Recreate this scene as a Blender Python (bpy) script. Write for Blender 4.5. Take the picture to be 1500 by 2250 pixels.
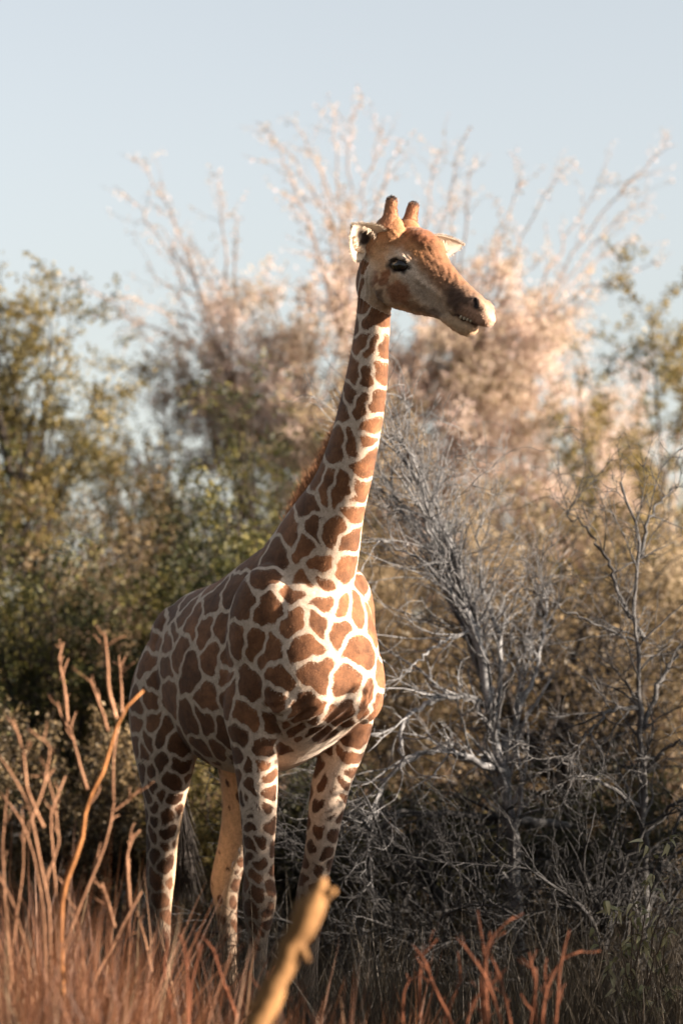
import bpy, math
import numpy as np
from mathutils import Vector, Matrix

# ------------------------------------------------------------------ scene, camera, light
for o in list(bpy.data.objects):
    bpy.data.objects.remove(o)
SC = bpy.context.scene
COL = SC.collection
R = math.radians

CAM_H = 1.9
FPX = 6768.0            # focal length in photograph pixels (2250 px tall frame)
HORIZON = 1493.0        # photograph row of the eye level
cam_d = bpy.data.cameras.new('camera')
cam = bpy.data.objects.new('camera', cam_d)
COL.objects.link(cam)
cam.location = (0, 0, CAM_H)
cam.rotation_euler = (R(90), 0, 0)
cam_d.sensor_fit = 'VERTICAL'
cam_d.sensor_height = 36
cam_d.sensor_width = 24
cam_d.lens = 36 * FPX / 2250
cam_d.shift_y = (HORIZON - 1125) / 2250
cam_d.clip_start = 0.5
cam_d.clip_end = 5000
cam_d.dof.use_dof = True
cam_d.dof.focus_distance = 15.75
cam_d.dof.aperture_fstop = 1.25
SC.camera = cam

SUN_EL, SUN_TOWARD = R(15), R(12)     # elevation; how far the sun stands on the camera's side of due right
sun_dir = Vector((math.cos(SUN_EL) * math.cos(SUN_TOWARD), -math.cos(SUN_EL) * math.sin(SUN_TOWARD), math.sin(SUN_EL)))
world = bpy.data.worlds.new('World')
SC.world = world
world.use_nodes = True
wn = world.node_tree
bg = wn.nodes['Background']
sky = wn.nodes.new('ShaderNodeTexSky')
sky.sky_type = 'NISHITA'
sky.sun_disc = False
sky.sun_elevation = SUN_EL
sky.sun_rotation = R(90) + SUN_TOWARD
sky.air_density = 1.0
sky.dust_density = 1.5
sky.ozone_density = 1.0
hs = wn.nodes.new('ShaderNodeHueSaturation')          # the photograph's muted colour grade, the same over the whole sky
hs.inputs['Saturation'].default_value = 0.36
wn.links.new(sky.outputs[0], hs.inputs['Color'])
wn.links.new(hs.outputs[0], bg.inputs[0])
bg.inputs[1].default_value = 0.05
sun_d = bpy.data.lights.new('sun', 'SUN')
sun_d.energy = 5.0
sun_d.angle = R(0.55)
sun_d.color = (1.0, 0.83, 0.66)
sun = bpy.data.objects.new('sun', sun_d)
COL.objects.link(sun)
sun.rotation_euler = sun_dir.to_track_quat('Z', 'Y').to_euler()
SC.view_settings.view_transform = 'Standard'
SC.view_settings.look = 'None'
SC.view_settings.exposure = 2.22
SC.view_settings.gamma = 1.0
SC.cycles.use_denoising = True
SC.cycles.max_bounces = 6
SC.cycles.transparent_max_bounces = 4
SC.cycles.sample_clamp_indirect = 4

# ------------------------------------------------------------------ helpers
def at(px, py, Y):
    """a point of the place seen at photograph pixel px,py, standing Y metres away"""
    return np.array([(px - 750) / FPX * Y, Y, CAM_H - (py - HORIZON) / FPX * Y])

def rand(seed):
    return np.random.default_rng(seed)

def empty(name, loc=(0, 0, 0), rz=0.0):
    o = bpy.data.objects.new(name, None)
    COL.objects.link(o)
    o.location = loc
    o.rotation_euler = (0, 0, rz)
    o.empty_display_size = 0.2
    return o

def tag(o, label=None, cat=None, group=None, kind=None):
    if label: o['label'] = label
    if cat: o['category'] = cat
    if group: o['group'] = group
    if kind: o['kind'] = kind
    return o

def mesh_obj(name, V, F, mat=None, parent=None, smooth=True, attrs=None):
    """V (n,3); F (m,3|4) or a list of such arrays; attrs {name: per-vertex float or colour}"""
    V = np.asarray(V, np.float32)
    Fs = F if isinstance(F, (list, tuple)) else [F]
    Fs = [np.asarray(f, np.int32) for f in Fs if len(f)]
    me = bpy.data.meshes.new(name)
    me.vertices.add(len(V))
    me.vertices.foreach_set('co', V.ravel())
    loops = np.concatenate([f.ravel() for f in Fs])
    tot = np.concatenate([np.full(len(f), f.shape[1], np.int32) for f in Fs])
    start = np.concatenate([[0], np.cumsum(tot)[:-1]]).astype(np.int32)
    me.loops.add(len(loops))
    me.loops.foreach_set('vertex_index', loops)
    me.polygons.add(len(tot))
    me.polygons.foreach_set('loop_start', start)
    me.update(calc_edges=True)
    me.polygons.foreach_set('use_smooth', np.full(len(tot), bool(smooth)))
    for k, a in (attrs or {}).items():
        set_attr(me, k, a)
    if mat: me.materials.append(mat)
    o = bpy.data.objects.new(name, me)
    COL.objects.link(o)
    if parent: o.parent = parent
    return o

def set_attr(me, k, a):
    a = np.asarray(a, np.float32)
    if a.ndim == 1:
        at_ = me.attributes.new(k, 'FLOAT', 'POINT')
        at_.data.foreach_set('value', a)
    else:
        at_ = me.attributes.new(k, 'FLOAT_COLOR', 'POINT')
        if a.shape[1] == 3: a = np.concatenate([a, np.ones((len(a), 1), np.float32)], 1)
        at_.data.foreach_set('color', a.ravel())

def norm(a):
    return a / np.maximum(np.linalg.norm(a, axis=-1, keepdims=True), 1e-9)

def tubes(P, Rd, S=5, cap=True):
    """P (N,K,3) centre lines, Rd (N,K) radii -> verts, quads (tips closed by a fan of degenerate-free triangles)"""
    P = np.asarray(P, float); Rd = np.asarray(Rd, float)
    N, K, _ = P.shape
    T = np.gradient(P, axis=1)
    T = norm(T)
    ref = np.where(np.abs(T[:, :1, 2:3]) > 0.8, np.array([1.0, 0.2, 0]), np.array([0.1, 0, 1.0]))
    U = norm(np.cross(T, np.broadcast_to(ref, T.shape)))
    W = np.cross(T, U)
    a = np.arange(S) * 2 * np.pi / S
    ring = U[:, :, None, :] * np.cos(a)[None, None, :, None] + W[:, :, None, :] * np.sin(a)[None, None, :, None]
    V = (P[:, :, None, :] + ring * Rd[:, :, None, None]).reshape(-1, 3)
    n, k, s = np.meshgrid(np.arange(N), np.arange(K - 1), np.arange(S), indexing='ij')
    b = n * K * S + k * S
    s2 = (s + 1) % S
    Q = np.stack([b + s, b + s2, b + S + s2, b + S + s], -1).reshape(-1, 4)
    out = [Q]
    if cap:
        base = np.arange(N) * K * S
        V = np.concatenate([V, P[:, 0], P[:, -1]])
        c0 = N * K * S + np.arange(N); c1 = c0 + N
        tr = []
        for i in range(S):
            j = (i + 1) % S
            tr.append(np.stack([c0, base + j, base + i], 1))
            e = base + (K - 1) * S
            tr.append(np.stack([c1, e + i, e + j], 1))
        out.append(np.concatenate(tr))
    return V, out

def resample(pts, K):
    """smooth polyline through pts with K points"""
    pts = np.asarray(pts, float)
    d = np.concatenate([[0], np.cumsum(np.linalg.norm(np.diff(pts, axis=0), axis=1))])
    t = np.linspace(0, d[-1], K)
    if len(pts) == 2:
        return np.stack([np.interp(t, d, pts[:, i]) for i in range(pts.shape[1])], 1)
    m = np.gradient(pts, d, axis=0)
    i = np.clip(np.searchsorted(d, t, side='right') - 1, 0, len(d) - 2)
    h = (d[i + 1] - d[i])[:, None]
    s = ((t - d[i]) / h[:, 0])[:, None]
    return ((2*s**3 - 3*s**2 + 1) * pts[i] + (s**3 - 2*s**2 + s) * h * m[i]
            + (-2*s**3 + 3*s**2) * pts[i + 1] + (s**3 - s**2) * h * m[i + 1])

# ------------------------------------------------------------------ materials
def new_mat(name):
    m = bpy.data.materials.new(name)
    m.use_nodes = True
    nt = m.node_tree
    b = nt.nodes['Principled BSDF']
    return m, nt, b

def N_(nt, t, **kw):
    n = nt.nodes.new(t)
    for k, v in kw.items(): setattr(n, k, v)
    return n

def ramp(nt, stops, fac):
    r = N_(nt, 'ShaderNodeValToRGB')
    el = r.color_ramp.elements
    while len(el) < len(stops): el.new(0.5)
    for e, (p, c) in zip(el, stops):
        e.position = p; e.color = (*c, 1)
    nt.links.new(fac, r.inputs[0])
    return r.outputs[0]

def noise(nt, scale, detail=3, rough=0.6, vec=None):
    n = N_(nt, 'ShaderNodeTexNoise')
    n.inputs['Scale'].default_value = scale
    n.inputs['Detail'].default_value = detail
    n.inputs['Roughness'].default_value = rough
    if vec is not None: nt.links.new(vec, n.inputs['Vector'])
    return n

def mix(nt, a, b, fac, mode='MIX'):
    m = N_(nt, 'ShaderNodeMix', data_type='RGBA', blend_type=mode)
    for s, v in ((m.inputs[6], a), (m.inputs[7], b), (m.inputs[0], fac)):
        if hasattr(v, 'node'): nt.links.new(v, s)
        elif isinstance(v, (int, float)): s.default_value = v
        else: s.default_value = (*v, 1)
    return m.outputs[2]

def attr(nt, name):
    return N_(nt, 'ShaderNodeAttribute', attribute_name=name)

def leaf_mat(name, stops, trans=0.35, rough=0.55):
    m, nt, b = new_mat(name)
    col = ramp(nt, stops, attr(nt, 'tint').outputs['Fac'])
    nt.links.new(col, b.inputs['Base Color'])
    b.inputs['Roughness'].default_value = rough
    b.inputs['Specular IOR Level'].default_value = 0.3
    t = N_(nt, 'ShaderNodeBsdfTranslucent')
    nt.links.new(col, t.inputs['Color'])
    mx = N_(nt, 'ShaderNodeMixShader')
    mx.inputs[0].default_value = trans
    nt.links.new(b.outputs[0], mx.inputs[1]); nt.links.new(t.outputs[0], mx.inputs[2])
    nt.links.new(mx.outputs[0], nt.nodes['Material Output'].inputs[0])
    return m

def bark_mat(name, c0, c1, scale=14, rough=0.9, bump=0.4):
    m, nt, b = new_mat(name)
    tc = N_(nt, 'ShaderNodeTexCoord')
    n1 = noise(nt, scale, 5, 0.65, tc.outputs['Object'])
    n2 = noise(nt, scale * 7, 3, 0.6, tc.outputs['Object'])
    f = mix(nt, n1.outputs['Fac'], n2.outputs['Fac'], 0.35)
    n3 = noise(nt, 1.6, 4, 0.6, tc.outputs['Object'])
    cc = mix(nt, ramp(nt, [(0.32, c0), (0.68, c1)], f), ramp(nt, [(0.3, (0.42, 0.40, 0.39)), (0.68, (1.35, 1.35, 1.35))], n3.outputs['Fac']), 1.0, 'MULTIPLY')
    nt.links.new(cc, b.inputs['Base Color'])
    b.inputs['Roughness'].default_value = rough
    b.inputs['Specular IOR Level'].default_value = 0.2
    bp = N_(nt, 'ShaderNodeBump')
    bp.inputs['Strength'].default_value = bump
    bp.inputs['Distance'].default_value = 0.01
    nt.links.new(f, bp.inputs['Height']); nt.links.new(bp.outputs[0], b.inputs['Normal'])
    return m

def plain_mat(name, c, rough=0.6, spec=0.3, var=0.25, scale=30):
    m, nt, b = new_mat(name)
    tc = N_(nt, 'ShaderNodeTexCoord')
    n1 = noise(nt, scale, 3, 0.6, tc.outputs['Object'])
    c = np.array(c)
    nt.links.new(ramp(nt, [(0.3, tuple(c * (1 - var))), (0.7, tuple(np.minimum(c * (1 + var), 1)))], n1.outputs['Fac']), b.inputs['Base Color'])
    b.inputs['Roughness'].default_value = rough
    b.inputs['Specular IOR Level'].default_value = spec
    return m

M = {}
M['grey_dead'] = bark_mat('weathered dead wood', (0.045, 0.046, 0.049), (0.25, 0.256, 0.268), 9)
M['dark_bark'] = bark_mat('dark bark', (0.018, 0.015, 0.013), (0.07, 0.058, 0.05), 10)
M['shade_dead'] = bark_mat('dark dead wood toned for shade', (0.011, 0.011, 0.012), (0.055, 0.056, 0.059), 9)  # dark dead wood, darkened further to stand in for deep shade
M['mid_dead'] = bark_mat('greyish dead wood', (0.025, 0.025, 0.026), (0.12, 0.12, 0.123), 9)
M['brown_bark'] = bark_mat('brown bark', (0.05, 0.035, 0.025), (0.16, 0.11, 0.08), 10)
M['pale_bark'] = bark_mat('pale bark', (0.16, 0.11, 0.085), (0.34, 0.25, 0.2), 10)
M['dry_stem'] = bark_mat('dry orange stem', (0.17, 0.085, 0.048), (0.40, 0.225, 0.135), 16)
M['golden_stem'] = bark_mat('golden stem', (0.17, 0.07, 0.025), (0.44, 0.20, 0.075), 14)
M['red_stem'] = bark_mat('dry red brown stem', (0.085, 0.03, 0.016), (0.22, 0.085, 0.045), 16)
M['broken_branch'] = bark_mat('yellow broken branch', (0.07, 0.036, 0.016), (0.34, 0.185, 0.075), 6, bump=0.6)
M['leaf_green'] = leaf_mat('green leaves', [(0.0, (0.014, 0.019, 0.007)), (0.5, (0.036, 0.04, 0.011)), (1.0, (0.17, 0.145, 0.038))])
M['leaf_olive'] = leaf_mat('olive leaves', [(0.0, (0.04, 0.038, 0.012)), (0.5, (0.13, 0.105, 0.03)), (1.0, (0.32, 0.23, 0.075))])
M['leaf_tan'] = leaf_mat('tan leaves', [(0.0, (0.11, 0.085, 0.045)), (0.5, (0.27, 0.205, 0.12)), (1.0, (0.48, 0.385, 0.265))])
M['leaf_pink'] = leaf_mat('hazed pale pink blossom and leaves', [(0.0, (0.20, 0.15, 0.08)), (0.3, (0.46, 0.37, 0.27)), (0.7, (0.64, 0.52, 0.45)), (1.0, (0.74, 0.58, 0.54))], 0.55)  # pale flare haze put into the colour of leaves and blossom
M['leaf_brown'] = leaf_mat('brown dry leaves', [(0.0, (0.04, 0.03, 0.016)), (0.5, (0.11, 0.08, 0.042)), (1.0, (0.25, 0.175, 0.09))])
M['leaf_grey'] = leaf_mat('grey green sapling leaves', [(0.0, (0.14, 0.14, 0.06)), (0.6, (0.29, 0.28, 0.14)), (1.0, (0.45, 0.41, 0.24))], 0.25, 0.4)
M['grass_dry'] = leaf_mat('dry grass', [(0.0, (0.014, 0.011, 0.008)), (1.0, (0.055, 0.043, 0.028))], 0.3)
M['grass_red'] = leaf_mat('red dry grass', [(0.0, (0.035, 0.015, 0.009)), (0.5, (0.13, 0.052, 0.025)), (0.8, (0.21, 0.095, 0.048)), (1.0, (0.26, 0.19, 0.12))], 0.35)

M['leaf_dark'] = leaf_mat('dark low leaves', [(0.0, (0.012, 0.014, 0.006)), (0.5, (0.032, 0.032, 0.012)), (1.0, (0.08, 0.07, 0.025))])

def ground_mat():
    m, nt, b = new_mat('dry veld soil')
    tc = N_(nt, 'ShaderNodeTexCoord')
    n1 = noise(nt, 0.7, 6, 0.65, tc.outputs['Object'])
    n2 = noise(nt, 18, 4, 0.6, tc.outputs['Object'])
    f = mix(nt, n1.outputs['Fac'], n2.outputs['Fac'], 0.4)
    nt.links.new(ramp(nt, [(0.3, (0.016, 0.012, 0.009)), (0.55, (0.038, 0.028, 0.02)), (0.75, (0.075, 0.056, 0.038))], f), b.inputs['Base Color'])
    b.inputs['Roughness'].default_value = 0.95
    bp = N_(nt, 'ShaderNodeBump'); bp.inputs['Strength'].default_value = 0.6; bp.inputs['Distance'].default_value = 0.03
    nt.links.new(n2.outputs['Fac'], bp.inputs['Height']); nt.links.new(bp.outputs[0], b.inputs['Normal'])
    return m
M['ground'] = ground_mat()

# ------------------------------------------------------------------ ground
def build_ground():
    g = np.linspace(-1, 1, 121)
    s = np.sign(g) * np.abs(g) ** 3 * 2500 + g * 12
    X, Y = np.meshgrid(s, s + 18, indexing='ij')
    Z = 0.02 * np.sin(X * 1.7 + 1) * np.sin(Y * 1.3) - 0.02
    near = np.hypot(X + 0.4, Y - 16.7) < 3
    Z = np.where(near, -0.004, Z)
    V = np.stack([X, Y, Z], -1).reshape(-1, 3)
    n = len(g)
    i, j = np.meshgrid(np.arange(n - 1), np.arange(n - 1), indexing='ij')
    b = i * n + j
    F = np.stack([b, b + n, b + n + 1, b + 1], -1).reshape(-1, 4)
    tag(mesh_obj('ground', V, F, M['ground']), kind='structure')
build_ground()

# ------------------------------------------------------------------ giraffe
HEAD_YAW, HEAD_PITCH = R(25), R(33.5)          # head turned to the animal's left, nose down
G_BASE, G_ROT = (-0.047, 16.0, 0.0), math.atan2(-math.cos(R(32)), math.sin(R(32)))
H_O = np.array([0.49, 0.0, 4.03])
H_A = np.array([math.cos(HEAD_YAW) * math.cos(HEAD_PITCH), math.sin(HEAD_YAW) * math.cos(HEAD_PITCH), -math.sin(HEAD_PITCH)])
H_B = np.array([math.cos(HEAD_YAW) * math.sin(HEAD_PITCH), math.sin(HEAD_YAW) * math.sin(HEAD_PITCH), math.cos(HEAD_PITCH)])
H_C = np.array([-math.sin(HEAD_YAW), math.cos(HEAD_YAW), 0.0])
def hp(a, b, c):
    return H_O + a * H_A + b * H_B + c * H_C
EX, EY, EZ = np.eye(3)

NECK = [  # z, u centre, half depth, half width
    (2.22, -0.40, 0.38, 0.26), (2.36, -0.36, 0.40, 0.255), (2.47, -0.31, 0.40, 0.235), (2.59, -0.215, 0.36, 0.205), (2.71, -0.12, 0.315, 0.17),
    (2.83, -0.01, 0.262, 0.145), (2.948, 0.105, 0.205, 0.125), (3.137, 0.215, 0.165, 0.112),
    (3.255, 0.268, 0.15, 0.108), (3.394, 0.315, 0.137, 0.10), (3.63, 0.372, 0.115, 0.082),
    (3.774, 0.398, 0.108, 0.077), (3.95, 0.43, 0.11, 0.08), (4.06, 0.455, 0.10, 0.072)]

def loft(rings):
    """rings: list of (centre, e1, r1plus, r1minus, e2, r2, exponent) -> closed mesh"""
    S = 40
    t = np.arange(S) * 2 * np.pi / S
    V = []
    for c, e1, rp, rm, e2, r2, ex in rings:
        cs, sn = np.cos(t), np.sin(t)
        x = np.sign(cs) * np.abs(cs) ** (2 / ex) * r2
        y = np.sign(sn) * np.abs(sn) ** (2 / ex) * np.where(sn > 0, rp, rm)
        V.append(np.asarray(c)[None] + y[:, None] * np.asarray(e1)[None] + x[:, None] * np.asarray(e2)[None])
    K = len(V)
    V = np.stack(V)
    # refine along the length
    KK = K * 4
    Vr = np.stack([resample(np.concatenate([V[:, i]], 0), KK) for i in range(S)], 1)
    K = KK
    P = Vr.reshape(-1, 3)
    k, s = np.meshgrid(np.arange(K - 1), np.arange(S), indexing='ij')
    b = k * S; s2 = (s + 1) % S
    Q = np.stack([b + s, b + s2, b + S + s2, b + S + s], -1).reshape(-1, 4)
    P = np.concatenate([P, [Vr[0].mean(0)], [Vr[-1].mean(0)]])
    i = np.arange(S); j = (i + 1) % S
    c0, c1 = K * S, K * S + 1
    T = np.concatenate([np.stack([np.full(S, c0), j, i], 1), np.stack([np.full(S, c1), (K - 1) * S + i, (K - 1) * S + j], 1)])
    return P, Q, T

def ellipsoid(c, ax, S=24, K=14):
    """ax: three semi-axis vectors"""
    ph = np.linspace(0, np.pi, K + 2)[1:-1]
    t = np.arange(S) * 2 * np.pi / S
    d = np.stack([np.sin(ph)[:, None] * np.cos(t)[None], np.sin(ph)[:, None] * np.sin(t)[None], np.broadcast_to(np.cos(ph)[:, None], (K, S))], -1)
    ax = np.asarray(ax)
    P = (np.asarray(c) + d @ ax).reshape(-1, 3)
    P = np.concatenate([P, [c + ax[2]], [c - ax[2]]])
    k, s = np.meshgrid(np.arange(K - 1), np.arange(S), indexing='ij')
    b = k * S; s2 = (s + 1) % S
    Q = np.stack([b + s, b + S + s, b + S + s2, b + s2], -1).reshape(-1, 4)
    i = np.arange(S); j = (i + 1) % S
    T = np.concatenate([np.stack([np.full(S, K * S), i, j], 1), np.stack([np.full(S, K * S + 1), (K - 1) * S + j, (K - 1) * S + i], 1)])
    return P, Q, T

def leg(rows):
    return loft([((u, v, z), EX, d, d, EY, w, 2.2) for z, u, v, d, w in rows])

FRONT_R = [(2.20, -.33, -.20, .12, .07), (2.05, -.34, -.235, .20, .115), (1.88, -.35, -.245, .235, .13), (1.68, -.385, -.245, .195, .115), (1.50, -.39, -.235, .155, .10),
           (1.35, -.385, -.225, .13, .093), (1.15, -.38, -.22, .108, .082), (.98, -.38, -.22, .092, .075), (.86, -.378, -.22, .088, .076),
           (.76, -.372, -.22, .098, .084), (.67, -.376, -.22, .088, .077), (.57, -.385, -.22, .064, .055), (.36, -.388, -.22, .052, .045),
           (.21, -.388, -.22, .061, .053), (.13, -.378, -.22, .052, .048), (.06, -.365, -.22, .055, .05)]
FRONT_L = [(2.20, -.33, .20, .12, .07), (2.05, -.34, .25, .20, .115), (1.88, -.33, .285, .235, .13), (1.68, -.33, .29, .195, .115), (1.50, -.345, .265, .155, .10),
           (1.35, -.37, .225, .13, .093), (1.15, -.40, .20, .108, .082), (.98, -.425, .185, .092, .075), (.86, -.45, .17, .086, .074),
           (.76, -.46, .16, .094, .080), (.67, -.47, .16, .088, .077), (.57, -.475, .16, .064, .055), (.36, -.49, .155, .052, .045),
           (.21, -.49, .15, .061, .053), (.13, -.48, .15, .052, .048), (.06, -.465, .15, .055, .05)]
HIND_R = [(2.25, -1.38, -.12, .14, .07), (2.05, -1.40, -.19, .23, .115), (1.85, -1.41, -.22, .30, .13), (1.66, -1.40, -.225, .325, .125), (1.5, -1.39, -.225, .285, .12),
          (1.36, -1.40, -.22, .22, .105), (1.18, -1.43, -.21, .15, .085), (.98, -1.465, -.205, .115, .072), (.84, -1.485, -.20, .108, .068),
          (.74, -1.50, -.20, .10, .066), (.64, -1.495, -.20, .075, .058), (.5, -1.485, -.20, .06, .05), (.3, -1.48, -.20, .053, .046),
          (.2, -1.48, -.20, .06, .052), (.13, -1.47, -.20, .052, .048), (.06, -1.455, -.20, .055, .05)]
HIND_L = [(2.25, -1.38, .12, .14, .07), (2.05, -1.40, .19, .23, .115), (1.85, -1.36, .22, .30, .13), (1.66, -1.31, .225, .31, .125), (1.5, -1.27, .225, .295, .12),
          (1.36, -1.25, .22, .25, .105), (1.18, -1.27, .21, .19, .085), (.98, -1.36, .205, .14, .072), (.84, -1.43, .20, .122, .068),
          (.74, -1.47, .20, .112, .066), (.64, -1.46, .20, .08, .058), (.5, -1.44, .20, .06, .05), (.3, -1.43, .20, .053, .046),
          (.2, -1.43, .20, .06, .052), (.13, -1.42, .20, .052, .048), (.06, -1.405, .20, .055, .05)]

TORSO = [  # u, top, bottom, height of greatest width, half width, exponent
    (-1.72, 2.04, 1.86, 1.95, .05, 2.0), (-1.67, 2.15, 1.74, 1.95, .14, 2.0), (-1.57, 2.29, 1.63, 1.95, .20, 2.1), (-1.42, 2.38, 1.54, 1.94, .29, 2.1),
    (-1.20, 2.42, 1.45, 1.91, .35, 2.1), (-0.95, 2.47, 1.39, 1.88, .385, 2.1), (-0.70, 2.57, 1.39, 1.88, .38, 2.0), (-0.50, 2.64, 1.42, 1.90, .36, 2.0),
    (-0.30, 2.64, 1.49, 1.93, .355, 2.0), (-0.12, 2.56, 1.58, 1.96, .335, 2.1), (0.0, 2.42, 1.66, 1.98, .29, 2.1), (0.075, 2.28, 1.74, 1.99, .21, 2.0),
    (0.115, 2.14, 1.85, 1.99, .10, 2.0)]

HEADP = [  # along, top, bottom, half width
    (-.10, .03, -.08, .05), (-.06, .085, -.13, .082), (0, .135, -.165, .103), (.08, .185, -.185, .113), (.15, .215, -.185, .118), (.22, .213, -.172, .113),
    (.29, .195, -.150, .10), (.36, .168, -.122, .084), (.43, .150, -.092, .071), (.50, .138, -.060, .064), (.56, .130, -.030, .064), (.62, .120, -.012, .061),
    (.665, .106, -.004, .061), (.705, .083, .005, .050), (.73, .065, .02, .03)]
JAWP = [(.30, -.08, -.15, .05), (.38, -.06, -.118, .05), (.46, -.04, -.092, .047), (.53, -.030, -.094, .050), (.59, -.022, -.096, .054), (.635, -.016, -.088, .050), (.668, -.018, -.062, .030)]

def build_body_mesh():
    parts = []
    parts.append(loft([((u, 0, zc), EZ, zt - zc, zc - zb, EY, w, ex) for u, zt, zb, zc, w, ex in TORSO]))
    parts.append(loft([((u, 0, z), EX, d, d, EY, w, 2.0) for z, u, d, w in NECK]))
    for L in (FRONT_R, FRONT_L, HIND_R, HIND_L):
        parts.append(leg(L))
    parts.append(loft([(hp(a, (t + b) / 2, 0), H_B, (t - b) / 2, (t - b) / 2, H_C, w, 2.3) for a, t, b, w in HEADP]))
    parts.append(loft([(hp(a, (t + b) / 2, 0), H_B, (t - b) / 2, (t - b) / 2, H_C, w, 2.3) for a, t, b, w in JAWP]))
    def el(c, r, tilt=0.0, yaw=0.0):
        ct, st = math.cos(tilt), math.sin(tilt)
        a0 = np.array([ct, 0, st]); a2 = np.array([-st, 0, ct]); a1 = EY
        parts.append(ellipsoid(np.array(c), [a0 * r[0], a1 * r[1], a2 * r[2]]))
    for s in (-1, 1):
        el((-.32, .235 * s, 2.16), (.25, .16, .36), -0.35)      # shoulder blade
        el((-.14, (.185 if s < 0 else .225) * s, 1.93), (.15, .16, .27), 0.3)          # point of shoulder
        el((-.40, .25 * s, 1.74), (.19, .135, .25), 0.1)         # triceps
        el((-.02, .10 * s, 1.85), (.13, .115, .20), 0.0)         # breast muscle
        el((-1.38, .14 * s, 2.10), (.22, .15, .22), 0.2)         # croup
        # cheek, brow, eye socket
        parts.append(ellipsoid(hp(.17, -.07, .075 * s), [H_A * .13, H_C * .045, H_B * .10]))
        parts.append(ellipsoid(hp(.165, .078, .092 * s), [H_A * .07, H_C * .038, H_B * .032]))
        parts.append(ellipsoid(hp(-.03, .05, .06 * s), [H_A * .09, H_C * .06, H_B * .11]))
        parts.append(ellipsoid(hp(.63, .085, .040 * s), [H_A * .06, H_C * .030, H_B * .033]))
        parts.append(ellipsoid(hp(.0, .135, .078 * s), [H_A * .085, H_C * .06, H_B * .10]))   # horn pedestal
    parts.append(ellipsoid(hp(.17, .185, 0), [H_A * .13, H_C * .085, H_B * .06]))             # frontal bump
    parts.append(ellipsoid(np.array([.40, .02, 3.95]), [np.array([.14, 0, .1]), EY * .085, np.array([-.07, 0, .12])]))
    V, F4, F3 = [], [], []
    n = 0
    for P, Q, T in parts:
        V.append(P); F4.append(Q + n); F3.append(T + n); n += len(P)
    tmp = mesh_obj('giraffe_source', np.concatenate(V), [np.concatenate(F4), np.concatenate(F3)])
    m = tmp.modifiers.new('r', 'REMESH'); m.mode = 'VOXEL'; m.voxel_size = 0.0072; m.adaptivity = 0
    s1 = tmp.modifiers.new('s', 'SMOOTH'); s1.factor = 0.5; s1.iterations = 14
    dg = bpy.context.evaluated_depsgraph_get()
    me = bpy.data.meshes.new_from_object(tmp.evaluated_get(dg))
    me.name = 'body'
    src = tmp.data
    bpy.data.objects.remove(tmp); bpy.data.meshes.remove(src)
    return me

def sstep(x, a, b):
    t = np.clip((x - a) / (b - a), 0, 1)
    return t * t * (3 - 2 * t)

def wob(P, s, ph):
    return np.stack([np.sin(P[:, 1] * s + P[:, 2] * s * 1.3 + ph), np.sin(P[:, 2] * s * 1.1 + P[:, 0] * s * 1.2 + ph * 2), np.sin(P[:, 0] * s + P[:, 1] * s * 0.9 + ph * 3)], 1)

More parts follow.
